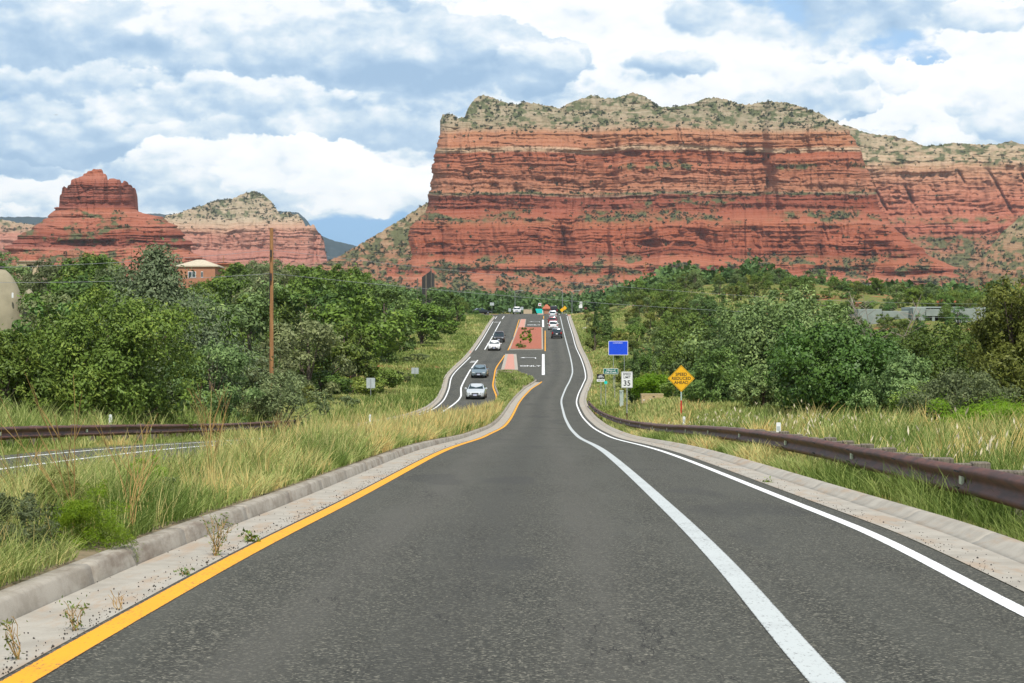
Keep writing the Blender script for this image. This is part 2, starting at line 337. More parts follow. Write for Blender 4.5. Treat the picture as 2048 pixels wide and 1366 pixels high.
def asphalt():
    m, g, b, o = newmat('asphalt')
    co = g.n('ShaderNodeTexCoord').outputs['Object']
    vo = g.n('ShaderNodeTexVoronoi', feature='F1'); g.put(vo.inputs['Vector'], co); vo.inputs['Scale'].default_value = 75
    sep = g.n('ShaderNodeSeparateColor'); g.put(sep.inputs[0], vo.outputs['Color'])
    stone = g.ramp(sep.outputs[0], [(0, (.016, .016, .012)), (.5, (.043, .043, .034)), (.74, (.082, .080, .064)), (.88, (.15, .145, .115)), (1, (.34, .32, .25))])
    fine = g.noise(co, 260, 3, .7)
    stone = g.mix(g.ss(fine, .3, .7, 0, .5), stone, (.036, .036, .029))
    far = (.082, .082, .067)
    st = g.vm('MULTIPLY', co, (1.0, .06, 1)); lon = g.noise(st, 2.3, 5, .6); big = g.noise(co, .35, 5, .6)
    worn = g.mix(g.ss(lon, .35, .7, 0, .55), stone, far)
    col = g.mix(g.ss(big, .35, .7, 0, .5), worn, g.mix(.5, worn, (.098, .096, .078)))
    ln_ = g.n('ShaderNodeAttribute', attribute_name='lane').outputs['Fac']
    def trk(c, w): r = g.m('DIVIDE', g.m('SUBTRACT', ln_, c), w); return g.m('POWER', 2.718, g.m('MULTIPLY', g.m('MULTIPLY', r, r), -1))
    tr_ = g.m('ADD', trk(.95, .33), trk(2.75, .33)); wob = g.ss(lon, .3, .7, .5, 1)
    col = g.mix(g.m('MULTIPLY', g.m('MULTIPLY', tr_, wob), .42), col, (.105, .098, .083)); col = g.mix(g.m('MULTIPLY', g.m('MULTIPLY', trk(1.85, .38), wob), .35), col, (.040, .038, .034))
    ck = g.noise(g.vm('MULTIPLY', co, (.9, .16, 1)), .8, 7, .62); ck = g.m('ABSOLUTE', g.m('SUBTRACT', ck, .5)); where = g.ss(g.noise(co, .16, 2, .5), .50, .6)
    col = g.mix(g.m('MULTIPLY', g.ss(ck, .0, .0035, .8, 0), where), col, (.014, .013, .012))
    # seal-coat patches and thin tar lines
    pt = g.noise(g.vm('MULTIPLY', co, (.5, .12, 1)), 1.1, 2, .4)
    col = g.mix(g.ss(pt, .62, .66, 0, .3), col, (.030, .030, .030))
    g.put(b.inputs['Base Color'], col); b.inputs['Roughness'].default_value = .82; b.inputs['Specular IOR Level'].default_value = .3
    bp = g.n('ShaderNodeBump'); bp.inputs['Strength'].default_value = .5; bp.inputs['Distance'].default_value = .008
    g.put(bp.inputs['Height'], g.m('ADD', sep.outputs[0], fine)); g.put(b.inputs['Normal'], bp.outputs[0])
    return m
def concrete(name, c1, c2, stain):
    m, g, b, o = newmat(name)
    co = g.n('ShaderNodeTexCoord').outputs['Object']
    col = g.mix(g.ss(g.noise(co, 3.0, 6, .65), .35, .68), c1, c2)
    col = g.mix(g.ss(g.noise(g.vm('MULTIPLY', co, (2.5, .5, 2)), 1.4, 6, .7), .48, .66, 0, .8), col, stain)
    col = g.mix(g.ss(g.noise(co, 160, 2, .6), .58, .75, 0, .45), col, (.10, .09, .08))
    g.put(b.inputs['Base Color'], col); b.inputs['Roughness'].default_value = .85
    bp = g.n('ShaderNodeBump'); bp.inputs['Strength'].default_value = .35; bp.inputs['Distance'].default_value = .006
    g.put(bp.inputs['Height'], g.noise(co, 40, 6, .7)); g.put(b.inputs['Normal'], bp.outputs[0])
    return m
def roadpaint(name, c):
    m, g, b, o = newmat(name)
    co = g.n('ShaderNodeTexCoord').outputs['Object']
    wear = g.ss(g.m('ADD', g.noise(g.vm('MULTIPLY', co, (1, .35, 1)), 45, 6, .75), g.m('MULTIPLY', g.noise(co, 1.3, 3, .6), .22)), .655, .80, 0, .85)
    dirt = g.ss(g.noise(co, 2.0, 5, .6), .4, .75, 0, .25)
    ed = g.n('ShaderNodeAttribute', attribute_name='edge').outputs['Fac']; wear = g.m('MAXIMUM', wear, g.ss(g.m('ADD', ed, g.m('MULTIPLY', g.m('SUBTRACT', g.noise(co, 55, 5, .7), .5), .55)), .93, 1.0, 0, .92))
    col = g.mix(wear, g.mix(dirt, c, tuple(k * .6 for k in c)), (.07, .065, .06))
    g.put(b.inputs['Base Color'], col); b.inputs['Roughness'].default_value = .7
    bp = g.n('ShaderNodeBump'); bp.inputs['Strength'].default_value = .3; bp.inputs['Distance'].default_value = .005
    g.put(bp.inputs['Height'], g.noise(co, 110, 3, .7)); g.put(b.inputs['Normal'], bp.outputs[0])
    return m
def groundmat():
    m, g, b, o = newmat('ground_soil')
    co = g.n('ShaderNodeTexCoord').outputs['Object']
    n1 = g.noise(co, .06, 6, .62); n2 = g.noise(co, .5, 6, .65); n3 = g.noise(co, 4, 5, .7)
    grass = g.mix(g.ss(n2, .35, .65), (.115, .150, .030), (.20, .185, .060)); grass = g.mix(g.ss(n3, .4, .7, 0, .5), grass, (.07, .09, .025))
    soil = g.mix(g.ss(n3, .3, .7), (.36, .135, .065), (.27, .115, .065))
    col = g.mix(g.ss(g.m('ADD', g.m('MULTIPLY', n1, .6), g.m('MULTIPLY', n2, .4)), .53, .60), grass, soil)
    g.put(b.inputs['Base Color'], col); b.inputs['Roughness'].default_value = .95; b.inputs['Specular IOR Level'].default_value = .1
    bp = g.n('ShaderNodeBump'); bp.inputs['Strength'].default_value = .6; bp.inputs['Distance'].default_value = .08
    g.put(bp.inputs['Height'], n3); g.put(b.inputs['Normal'], bp.outputs[0])
    return m
M = dict(
    asphalt=asphalt(), gutter=concrete('gutter_concrete', (.385, .355, .30), (.30, .275, .23), (.35, .26, .18)),
    kerb=concrete('kerb_concrete', (.36, .325, .27), (.235, .205, .16), (.16, .12, .085)),
    white=roadpaint('white_road_paint', (.82, .83, .82)), yellow=roadpaint('yellow_road_paint', (.80, .345, .002)),
    soil=groundmat(), median_soil=pm('dry_median_soil', (.23, .17, .10), (.13, .11, .055), 5, .95, bump=.6, detail=6),
    pink=pm('pink_paving', (.55, .27, .205), (.42, .20, .15), 7, .85, bump=.4, detail=8), mulch=pm('red_rock_mulch', (.42, .125, .065), (.24, .075, .045), 5, .95, bump=.8),
    steel=pm('weathering_steel', (.125, .042, .024), (.055, .023, .016), 7, .62, .05, .2, stretch=(1, .35, 1)),
    post=pm('grey_timber', (.20, .17, .13), (.09, .075, .055), 8, .9, bump=.6, stretch=(6, 6, 1)),
    pole=pm('pole_timber', (.40, .20, .075), (.24, .115, .045), 3, .85, bump=.5, stretch=(9, 9, .5)),
    galv=pm('galvanised_steel', (.42, .44, .45), (.30, .32, .33), 5, .45, .6),
    signback=pm('sign_back_aluminium', (.55, .60, .60), (.45, .50, .50), 3, .45, .3),
    bark=pm('bark', (.15, .11, .08), (.08, .06, .045), 6, .95, bump=.8, stretch=(4, 4, 1)),
    deadwood=pm('bare_wood', (.30, .25, .21), (.20, .16, .13), 6, .9),
    swhite=pm('sign_white', (.80, .81, .80), (.74, .75, .74), 4, .4), sblack=pm('sign_black', (.015, .015, .016), (.02, .02, .02), 4, .4),
    syellow=pm('sign_yellow', (.85, .46, .008), (.80, .42, .008), 4, .4), sblue=pm('sign_blue', (.008, .075, .72), (.008, .065, .64), 4, .4),
    sgreen=pm('sign_green', (.01, .16, .12), (.01, .13, .10), 4, .4), scyan=pm('sign_cyan', (.02, .62, .52), (.02, .55, .48), 4, .4),
    sred=pm('sign_red', (.55, .03, .02), (.45, .03, .02), 4, .4),
    beige=pm('beige_enamel', (.52, .40, .22), (.46, .35, .19), 3, .5), pedestal=pm('pale_green_enamel', (.42, .52, .46), (.36, .45, .4), 3, .5),
    glass=pm('dark_glass', (.012, .028, .032), (.018, .036, .04), 3, .06, spec=.8), tyre=pm('tyre_rubber', (.012, .012, .012), (.02, .02, .02), 20, .85), rim=pm('alloy_rim', (.5, .5, .52), (.4, .4, .42), 5, .3, .9),
    lamp=pm('headlamp_lens', (.75, .78, .8), (.6, .63, .66), 12, .12, .3), tail=pm('tail_lamp_lens', (.45, .012, .01), (.3, .01, .01), 12, .2), plastic=pm('black_plastic', (.015, .015, .016), (.025, .025, .026), 9, .5),
    plate=pm('number_plate', (.55, .58, .72), (.45, .48, .62), 9, .5),
    wire=pm('cable', (.30, .31, .32), (.25, .26, .27), 3, .6), net=pm('dark_netting', (.03, .028, .025), (.05, .045, .04), 3, .9),
)
# ------------------------------------------------------------------ terrain
def terrain():
    ys = np.concatenate([np.arange(-40, 60, 1.0), np.arange(60, 620, 3.0), np.geomspace(620, 9500, 70)])
    sl = np.concatenate([np.arange(0, 12, .5), np.arange(12, 90, 2.0), np.geomspace(90, 5500, 34)])
    cols = []; zs = []
    for s in sl[::-1]: x = kerbL(ys) - .2 - s; cols.append(x); zs.append(ground(x, ys) + .02)
    cols.append(kerbL(ys) - .18); zs.append(P(ys) - .15); cols.append(kerbR(ys) + .74); zs.append(P(ys) - .15)
    for s in sl: x = kerbR(ys) + .76 + s; cols.append(x); zs.append(ground(x, ys) + .02)
    x = np.array(cols); z = np.array(zs); y = np.broadcast_to(ys, x.shape)
    v = np.stack([x, y, z], -1).reshape(-1, 3)
    o = mesh_np('ground', v, gridf(*x.shape)[:, ::-1], M['soil'], smooth=True)
    tag(o, 'grassy ground with red soil patches rolling away to the rock mesas', kind='structure')
terrain()

def dsamp(a, b):
    d = [a]
    while d[-1] < b: d.append(d[-1] + (.5 if d[-1] < 30 else 1.0 if d[-1] < 110 else 2.0))
    d[-1] = b; return np.array(d)
def strip(name, a, b, xl, xr, dz, mat, label=None, nx=2, crown=0, kind='structure'):
    d = dsamp(a, b); L = xl(d) if callable(xl) else xl + 0 * d; R = xr(d) if callable(xr) else xr + 0 * d
    t = np.linspace(0, 1, nx)[:, None]; x = L + (R - L) * t; z = P(d) + dz + crown * 4 * t * (1 - t); y = np.broadcast_to(d, x.shape)
    o = mesh_np(name, np.stack([x, y, z], -1).reshape(-1, 3), gridf(*x.shape)[:, ::-1], mat, smooth=True, pattrs=dict(edge=np.broadcast_to(np.abs(2 * t - 1), x.shape).ravel()))
    return tag(o, label, kind=kind)
def sweep(name, a, b, xf, prof, mat, label=None, joint=3.05, closed=True, kind='structure', dz=0):
    """kerb section swept along the road; shallow joints every joint metres"""
    d = list(dsamp(a, b)); inset = [0] * len(d)
    if joint and a < 80:
        k = math.ceil(a / joint)
        while k * joint < min(b, 90): d += [k * joint - .014, k * joint - .006, k * joint + .006, k * joint + .014]; inset += [0, 1, 1, 0]; k += 1
    o = np.argsort(d); d = np.array(d)[o]; inset = np.array(inset)[o]
    pr = np.array(prof); n = len(pr)
    x = xf(d)[:, None] + pr[None, :, 0]; zz = np.where((inset[:, None] > 0) & (pr[None, :, 1] > .02), pr[None, :, 1] - .008, pr[None, :, 1])
    x = x + np.where((inset[:, None] > 0), -np.sign(pr[None, :, 0] - pr[:, 0].mean()) * .005, 0)
    z = P(d)[:, None] + zz + dz; y = np.broadcast_to(d[:, None], x.shape)
    me = mesh_np(name, np.stack([x, y, z], -1).reshape(-1, 3), gridf(*x.shape), mat)
    return tag(me, label, kind=kind)

M['white_dull'] = roadpaint('worn_white_road_paint', (.47, .50, .49))
rd = strip('road', -38, 640, lambda d: outerL(d) - np.where(d < 96, .78, .32), kerbR, 0.0, M['asphalt'], 'dark grey asphalt road dipping and climbing towards the red mesa', nx=40)
_c = np.empty(len(rd.data.vertices) * 3); rd.data.vertices.foreach_get('co', _c); _c = _c.reshape(-1, 3)
_l = np.where(_c[:, 0] > yelR(_c[:, 1]) - .3, _c[:, 0] - np.minimum(yelR(_c[:, 1]), bikeR(_c[:, 1]) - 3.7), yelL(_c[:, 1]) - _c[:, 0])
_a = rd.data.attributes.new('lane', 'FLOAT', 'POINT'); _a.data.foreach_set('value', _l.astype(np.float32))
# markings
def line(xf, a, b, w, mat, label): return strip('road_marking', a, b, lambda d: xf(d) - w / 2, lambda d: xf(d) + w / 2, .004, mat, label, nx=3)
line(yelR, -30, 201, .16, M['yellow'], 'solid yellow line along the near median gutter')
line(bikeR, -30, 423, .17, M['white_dull'], 'solid white line between the traffic lane and the bicycle lane')
line(edgeR, -30, 423, .12, M['white'], 'solid white edge line beside the concrete gutter on the guardrail side')
line(bikeR, 445, 520, .15, M['white'], 'white bicycle lane line past the crest junction'); line(edgeR, 445, 520, .12, M['white'], 'white edge line past the crest junction')
for a, b in ((-30, 243), (268, 385), (402, 425)): line(bikeL, a, b, .17, M['white'], 'white bicycle lane line on the oncoming carriageway')
for a, b in ((-30, 250), (266, 385), (404, 422)): line(outerL, a, b, .13, M['white'], 'white outer edge line on the oncoming carriageway')
line(yelL, -30, 254, .16, M['yellow'], 'yellow line along the weedy median on the oncoming carriageway')
line(yelL, 266, 300, .16, M['yellow'], 'yellow line beside the planted island'); line(yelL, 312, 398, .16, M['yellow'], 'yellow line running up beside the planted island')
line(lambda d: np.interp(d, [262, 345], [4.82, 6.35]), 264, 338, .16, M['yellow'], 'yellow line on the near lane side of the planted island')
line(lambda d: np.interp(d, [214, 256], [3.72, 4.45]), 214, 256, .36, M['white'], 'thick white turn lane line below the planted island')
line(lambda d: np.interp(d, [355, 398], [6.15, 6.85]), 356, 396, .40, M['white'], 'thick white turn lane line above the planted island')
line(lambda d: np.interp(d, [404, 470], [7.1, 8.3]), 404, 425, .16, M['yellow'], 'short yellow line at the crest')
def flatmark(name, polys, d0, x0, label):
    mb = MB()
    for pl in polys:
        vs = [(x0 + px_, d0 + py_, float(P(d0 + py_)) + .006) for px_, py_ in pl]; mb.add(vs, [tuple(range(len(vs)))])
    tag(mb.build(name, M['white'], None), label, kind='structure')
def onlytext(d0, x0, size, ln, label):
    o = text_part('road_marking', 'ONLY', size, M['white'], None, (0, 0, 0), flat=True, sx=ln, bold=.01)
    me = o.data
    n = len(me.vertices); co = np.empty(n * 3); me.vertices.foreach_get('co', co); co = co.reshape(-1, 3)
    co[:, 0] += x0; co[:, 1] += d0; co[:, 2] = P(co[:, 1]) + .008 + co[:, 2]
    me.vertices.foreach_set('co', co.ravel()); me.update(); tag(o, label, kind='structure')
onlytext(231, 2.35, 1.0, 3.2, 'white ONLY lettering on the turn lane below the planted island')
onlytext(366, 4.45, 1.0, 5.5, 'white ONLY lettering on the turn lane above the planted island')
arrow = [[(.95, -.4), (1.1, -.4), (1.1, .62), (.95, .62)], [(.95, .45), (.95, .62), (-.5, .62), (-.5, .45)], [(-.5, .2), (-.5, .87), (-1.1, .53)]]
sc_ = lambda a, k: [[(x, y * k) for x, y in pl] for pl in a]
flatmark('road_marking', sc_(arrow, 2.2), 247, 2.2, 'white left turn arrow below the planted island'); flatmark('road_marking', sc_(arrow, 3.2), 383, 4.8, 'white left turn arrow above the planted island')
for d0, x0, lab in ((238, -5.1, 'faint white bicycle symbol on the oncoming bicycle lane'), (380, -3.3, 'white bicycle symbol at the top of the oncoming bicycle lane')):
    flatmark('road_marking', [[(-.5, 0), (.5, 0), (.5, .5), (-.5, .5)], [(-.5, 1.2), (.1, 2.2), (.35, 2.2), (-.2, 1.2)], [(-.4, 2.6), (.4, 2.6), (.4, 3.0), (-.4, 3.0)]], d0, x0, lab)

# kerbs and gutters
gl = lambda d: yelR(d) - .11
strip('gutter', -30, 200, lambda d: gl(d) - .53, gl, .003, M['gutter'], 'pale concrete gutter beside the yellow line', nx=6)
KP = [(0, -.03), (-.035, .112), (-.06, .132), (-.17, .136), (-.20, .118), (-.20, -.25), (0, -.25)]
sweep('kerb', -30, 203, lambda d: gl(d) - .53, KP, M['kerb'], 'weathered concrete kerb holding back the grassy median')
sweep('kerb', -30, 222, lambda d: yelL(d) + .14, [(0, -.25), (.18, -.25), (.18, .12), (.02, .12), (0, -.02)], M['kerb'], 'rough kerb along the oncoming side of the grassy median')
strip('gutter', -30, 428, kerbR, lambda d: kerbR(d) + .42, .006, M['gutter'], 'pale concrete gutter in front of the guardrail', nx=6)
sweep('kerb', -30, 428, lambda d: kerbR(d) + .42, [(0, -.25), (0, .004), (.07, .03), (.13, .07), (.17, .088), (.23, .09), (.25, .07), (.25, -.25)], M['gutter'], 'sloped concrete kerb in front of the guardrail')
strip('gutter', 96, 420, lambda d: outerL(d) - .62, lambda d: outerL(d) - .28, .006, M['gutter'], 'concrete gutter on the outer side of the oncoming carriageway', nx=3)
sweep('kerb', 96, 420, lambda d: outerL(d) - .62, [(0, -.25), (0, .0), (-.05, .12), (-.2, .13), (-.22, -.25)], M['gutter'], 'concrete kerb on the outer side of the oncoming carriageway')
# median soil, up to its nose
mR = lambda d: np.where(d < 200, gl(d) - .69, np.interp(d, [200, 206, 222], [float(gl(200)) - .70, 2.3, .4])); mL = lambda d: yelL(d) + .30
strip('ground', -30, 222, mL, mR, .12, M['median_soil'], 'weedy soil of the narrow median', nx=6, crown=.06)
def island(a, b, xl, xr, top, mat, lk, lm, kw=.22, h=.15):
    d = dsamp(a, b); 
    for nm, l, r, z, m_, lab in (('kerb', xl, xr, h, M['gutter'], lk), ('ground', lambda q: xl(q) + kw, lambda q: xr(q) - kw, h + top, mat, lm)):
        e = (kw * 1.4 if nm == 'ground' else 0); dd = dsamp(a + e, b - e); L, R = l(dd), r(dd); z0 = P(dd)
        x = np.stack([L, L, R, R]); zz = np.stack([z0 - .1, z0 + z, z0 + z, z0 - .1]); y = np.broadcast_to(dd, x.shape)
        v = np.stack([x, y, zz], -1).reshape(-1, 3); n = len(dd); f = [tuple(q) for q in gridf(4, n)[:, ::-1]]
        f += [(0, n, 2 * n, 3 * n), (n - 1, 4 * n - 1, 3 * n - 1, 2 * n - 1)]
        mb = MB(); mb.add(v.tolist(), f); tag(mb.build(nm, m_), lab, kind='structure')
it = lambda a, b, p, q: (lambda d: np.interp(d, [a, b], [p, q]))
island(222, 254, it(222, 254, -1.35, -.95), it(222, 254, .75, .62), .01, M['pink'], 'pale kerb around the narrow pink median strip', 'pink paving of the narrow median strip', kw=.4)
island(267, 350, it(267, 350, -.45, 1.05), it(267, 350, 4.62, 5.95), .05, M['mulch'], 'pale kerb around the planted island', 'red rock mulch of the planted island')
island(350.3, 396, it(350, 396, 1.15, 1.9), it(350, 396, 2.5, 3.1), .01, M['pink'], 'pale kerb around the upper pink median strip', 'pink paving of the upper median strip', kw=.12)
island(440, 452, it(440, 452, 6.2, 6.4), it(440, 452, 7.7, 7.9), .01, M['pink'], 'pale kerb around the pink median nose at the crest', 'pink paving of the median nose at the crest', kw=.12)
# side streets at the crest and paths
def side(name, x0, x1, d0, d1, mat, label, dz=.05):
    xs = np.linspace(x0, x1, 60); ds = np.linspace(d0, d1, 10); X, D_ = np.meshgrid(xs, ds)
    w = sst(np.abs(X - x0), 0, 4); z = (P(D_) + .02) * (1 - w) + (ground(X, D_) + .06 + dz) * w
    f = gridf(*X.shape)
    tag(mesh_np(name, np.stack([X, D_, z], -1).reshape(-1, 3), f if x1 > x0 else f[:, ::-1], mat, smooth=True), label, kind='structure')
side('road', float(outerL(430)) + .3, -70, 424, 442, M['asphalt'], 'asphalt side street joining at the crest', .03)
side('road', float(kerbR(436)) - .1, 30, 428, 441, M['pink'], 'dusty pink side street leaving the crest', .03)
side('path', float(kerbL(262)) + .1, -24, 259, 264, M['pink'], 'pale dirt driveway reaching the oncoming carriageway', .04)

# ------------------------------------------------------------------ sandstone
def rockmat(name, stops, veg=(.105, .125, .055), y0=150, y1=640):
    m, g, b, o = newmat(name)
    st = g.n('ShaderNodeAttribute', attribute_name='strata').outputs['Fac']; vg = g.n('ShaderNodeAttribute', attribute_name='veg').outputs['Fac']
    co = g.n('ShaderNodeTexCoord').outputs['Object']
    base = g.ramp(g.m('DIVIDE', g.m('SUBTRACT', st, y0), y1 - y0), [((y - y0) / (y1 - y0), c) for y, c in stops])
    cx = g.n('ShaderNodeCombineXYZ'); g.put(cx.inputs[0], g.m('MULTIPLY', st, 1.0)); sx = g.n('ShaderNodeSeparateXYZ'); g.put(sx.inputs[0], co)
    g.put(cx.inputs[1], g.m('MULTIPLY', sx.outputs[0], .008)); g.put(cx.inputs[2], g.m('MULTIPLY', sx.outputs[1], .004))
    band = g.noise(cx.outputs[0], .42, 5, .65)
    col = g.mix(g.ss(band, .35, .68), base, (0, 0, 0)); col.node.inputs[0].default_value = 0
    hs = g.n('ShaderNodeHueSaturation'); g.put(hs.inputs['Color'], base); g.put(hs.inputs['Value'], g.ss(band, .3, .72, .68, .97)); g.put(hs.inputs['Saturation'], g.ss(band, .3, .7, 1.06, .9))
    blot = g.noise(g.vm('MULTIPLY', co, (1, 1, 1.5)), .018, 6, .6)
    varn = g.noise(g.vm('MULTIPLY', co, (1, 1, .12)), .05, 5, .65)
    col = g.mix(g.ss(blot, .5, .7, 0, .25), hs.outputs[0], g.mix(.5, hs.outputs[0], (.25, .085, .055)))
    col = g.mix(g.ss(varn, .58, .72, 0, .2), col, (.17, .075, .06))
    fine = g.noise(co, .16, 6, .7)
    col = g.mix(g.ss(fine, .4, .75, 0, .4), col, g.mix(.6, col, (.16, .07, .045)))
    vcol = g.mix(g.ss(fine, .35, .65), veg, tuple(k * .62 for k in veg))
    col = g.mix(vg, col, vcol)
    g.put(b.inputs['Base Color'], col); b.inputs['Roughness'].default_value = .95; b.inputs['Specular IOR Level'].default_value = .1
    bp = g.n('ShaderNodeBump'); bp.inputs['Strength'].default_value = .8; bp.inputs['Distance'].default_value = 2.5
    g.put(bp.inputs['Height'], g.m('ADD', fine, g.m('MULTIPLY', band, .8))); g.put(b.inputs['Normal'], bp.outputs[0])
    return m
SH = []   # scrub on the rocks: (position, radius)
def pl(pts): 
    a = np.array(pts, float); return lambda q: np.interp(q, a[:, 0], a[:, 1])
def rock_mass(name, label, D, Ybase, Yc, xl, xr, ytop, G, B, nexp, nc, nr, ncap, mat, seed=1, relief=1.0, extra=None, vegf=None, shrub=None, nsh=0, back=500, jag=2.5, rsh=(1.3, 3.6), sh_gentle=1.0, lay=1.0, stepx=2.5):
    s = np.linspace(-1, 1, nc); t = np.sign(s) * (1 - (1 - np.abs(s)) ** 1.5); t = t / t[-1]
    u = (t + 1) / 2
    Yr = np.linspace(Ybase, Yc, nr)
    jl, jr = [stepx * (np.tanh(4 * vn(Yr / 9, 0 * Yr, seed + q_)) + .5 * np.tanh(4 * vn(Yr / 3.3, 0 * Yr, seed + q_ + 1))) for q_ in (60, 70)]
    XL, XR = xl(Yr) - jl, xr(Yr) + jr
    X1 = XL[:, None] + (XR - XL)[:, None] * u; Y1 = np.broadcast_to(Yr[:, None], X1.shape)
    top = lambda X: ytop(X) + jag * (np.abs(fbm(X / 9, 0 * X, seed + 90, 4)) * 2 - .5)
    Y1 = np.maximum(Y1, top(X1))
    Xc = X1[-1]; yt = top(Xc); r = np.linspace(0, 1, ncap + 1)[1:, None]
    Y2 = Y1[-1] + (np.minimum(yt, Y1[-1]) - Y1[-1]) * r; X2 = np.broadcast_to(Xc, Y2.shape)
    X = np.concatenate([X1, X2]); Y = np.concatenate([Y1, Y2])
    warp = 9 * fbm(X / 150, Y / 200, seed + 5, 3) + 3.0 * fbm(X / 30, Y / 90, seed + 6, 3)
    Ys = Y + warp
    g0 = G(X, Y)
    # beds: thick ledges, thin ledges, undercut shale seams
    q = 3.8 * np.tanh(5 * vn(Ys / 8.5, X / 170, seed)) * (.55 + fbm(X / 60, Y / 30, seed + 31, 3)) + 1.4 * np.tanh(5 * vn(Ys / 2.9, X / 75, seed + 1)) + .8 * vn(Ys / 1.2, X / 25, seed + 2)
    under = np.clip(vn(Ys / 4.6, X / 70, seed + 3) - .17, 0, 1) * 6.5 * np.clip(.35 + 1.8 * fbm(X / 45, Y / 45, seed + 4, 3), 0, 1.3)
    # buttresses, joints, hollows
    wob = X + 6 * fbm(X / 40, Y / 25, seed + 8, 3)
    butt = 17 * (np.abs(fbm(wob / 55, Y / 260, seed + 10, 4)) * 2 - .35) + 6 * np.tanh(4 * vn(wob / 17, Y / 85, seed + 12)) + 2.5 * np.tanh(4 * vn(wob / 6, Y / 30, seed + 13))
    cr = -4.5 * np.exp(-(vn(wob / 15, Y / 110, seed + 14) / .035) ** 2) * sst(fbm(X / 60, Y / 30, seed + 15, 2), 0, .2)
    alc = -5 * sst(fbm(X / 26, Y / 13, seed + 16, 3), .24, .46)
    fine = 2.6 * fbm(X / 8, Y / 6, seed + 20, 4)
    dep = g0 + relief * (lay * (q - under) + butt + cr + alc + fine)
    if extra is not None: dep = dep + extra(X, Y)
    ge = np.gradient(g0, axis=0) / np.minimum(-.25, np.gradient(Y, axis=0))      # metres forward per metre down
    at_ = np.abs(t)
    dep = dep - B * (1 - (1 - np.minimum(at_, 1) ** nexp) ** (1 / nexp))
    k = D / F; y = D - dep * k; x = (X - 1024) / F * y; z = CAMZ + (683 - Y) / F * y
    gentle = sst(ge, .5, 1.7)
    if vegf is not None: veg = np.clip(vegf(X, Y, gentle), 0, 1)
    else: veg = 0 * X
    veg = np.clip(veg * (.35 + 1.3 * sst(fbm(X / 12, Y / 8, seed + 40, 4), -.1, .25)), 0, .92)
    V = np.stack([x, y, z], -1); st = Ys
    # close the top and the back
    last = V[-1]; bk = []
    for dy, dz in ((6, -1), (14, -14 * k), (22, -60 * k), (30, -1e4)):
        w = last.copy(); w[:, 1] += dy; w[:, 2] = np.maximum(w[:, 2] + dz, V[0, :, 2].min()); bk.append(w)
    V = np.concatenate([V, np.array(bk)]); pad = np.repeat(st[-1:], 4, 0); st = np.concatenate([st, pad]); veg2 = np.concatenate([veg, np.repeat(veg[-1:], 4, 0)])
    o = mesh_np(name, V.reshape(-1, 3), gridf(*V.shape[:2]), mat, pattrs=dict(strata=st.ravel(), veg=veg2.ravel()))
    tag(o, label, kind='structure')
    if nsh:
        rg = np.random.default_rng(seed + 500)
        w = (shrub(X, Y, gentle) * np.abs(np.gradient(Y, axis=0)) * np.gradient(X, axis=1)).clip(0)
        w[:, np.abs(t) > .985] = 0; w = w.ravel() / w.sum()
        idx = rg.choice(len(w), nsh, p=w); p = V[:X.shape[0]].reshape(-1, 3)[idx]
        rad = (rsh[0] + (rsh[1] - rsh[0]) * rg.random(nsh) ** 2.2) * k
        SH.append((p, rad))
    return o
def scrub(name, label, lst, mat, nl=16, seed=3, squash=.8, lf=1.0):
    rg = np.random.default_rng(seed); p = np.concatenate([a for a, _ in lst]); r = np.concatenate([b for _, b in lst]); n = len(p)
    c = rg.normal(size=(n, nl, 3)); c /= np.linalg.norm(c, axis=-1, keepdims=True); c *= (rg.random((n, nl, 1)) ** .4); c[..., 2] = c[..., 2] * squash + .45
    c = c * r[:, None, None] * np.array([1.0, 1.0, .95]) * rg.uniform(.8, 1.25, (n, 1, 3)) + p[:, None]
    a = rg.normal(size=(n, nl, 3)); a /= np.linalg.norm(a, axis=-1, keepdims=True); b = np.cross(a, rg.normal(size=(n, nl, 3))); b /= np.linalg.norm(b, axis=-1, keepdims=True)
    sz = r[:, None, None] * rg.uniform(.3, .55, (n, nl, 1)) * lf; a *= sz; b *= sz * .8
    v = np.stack([c - a, c + b, c + a, c - b], 2).reshape(-1, 3); f = np.arange(len(v)).reshape(-1, 4)
    o = mesh_np(name, v, f, mat, attrs=dict(tint=np.repeat(rg.random(n), nl) * .6 + .4 * rg.random(n * nl)))
    return tag(o, label, kind='stuff')
M['scrub'] = leafmat('scrub_leaf', (.020, .036, .018), (.038, .056, .026), (.075, .09, .04), trans=.1)
CREAM, TAN, OR_, RED, DRED, PINK_, PALE = (.395, .325, .215), (.42, .29, .17), (.46, .205, .105), (.36, .103, .049), (.26, .068, .038), (.42, .16, .086), (.55, .38, .24)
M['mesa'] = rockmat('mesa_sandstone', [(185, CREAM), (235, (.385, .315, .205)), (254, (.41, .30, .19)), (266, OR_), (290, (.43, .17, .085)), (296, PALE), (301, PALE), (304, RED), (332, (.41, .145, .074)), (350, PINK_), (383, (.45, .20, .11)), (386, (.36, .26, .17)), (390, DRED), (422, (.34, .095, .05)), (440, (.39, .125, .063)), (450, (.41, .13, .063)), (458, (.34, .096, .047)), (482, (.37, .104, .049)), (508, (.29, .078, .041)), (518, (.40, .13, .066)), (531, (.41, .135, .068)), (537, (.34, .10, .055)), (546, (.36, .11, .06)), (552, (.42, .155, .085)), (600, (.42, .16, .09))])  # lower bench tones lightened, wall tones darkened, to suggest sunlit ledges
M['butte'] = rockmat('butte_sandstone', [(335, RED), (352, (.43, .155, .095)), (365, (.31, .095, .062)), (410, (.28, .08, .053)), (418, (.44, .155, .09)), (455, (.40, .13, .075)), (472, DRED), (492, (.30, .088, .058)), (500, (.44, .155, .09)), (560, (.40, .135, .08))])
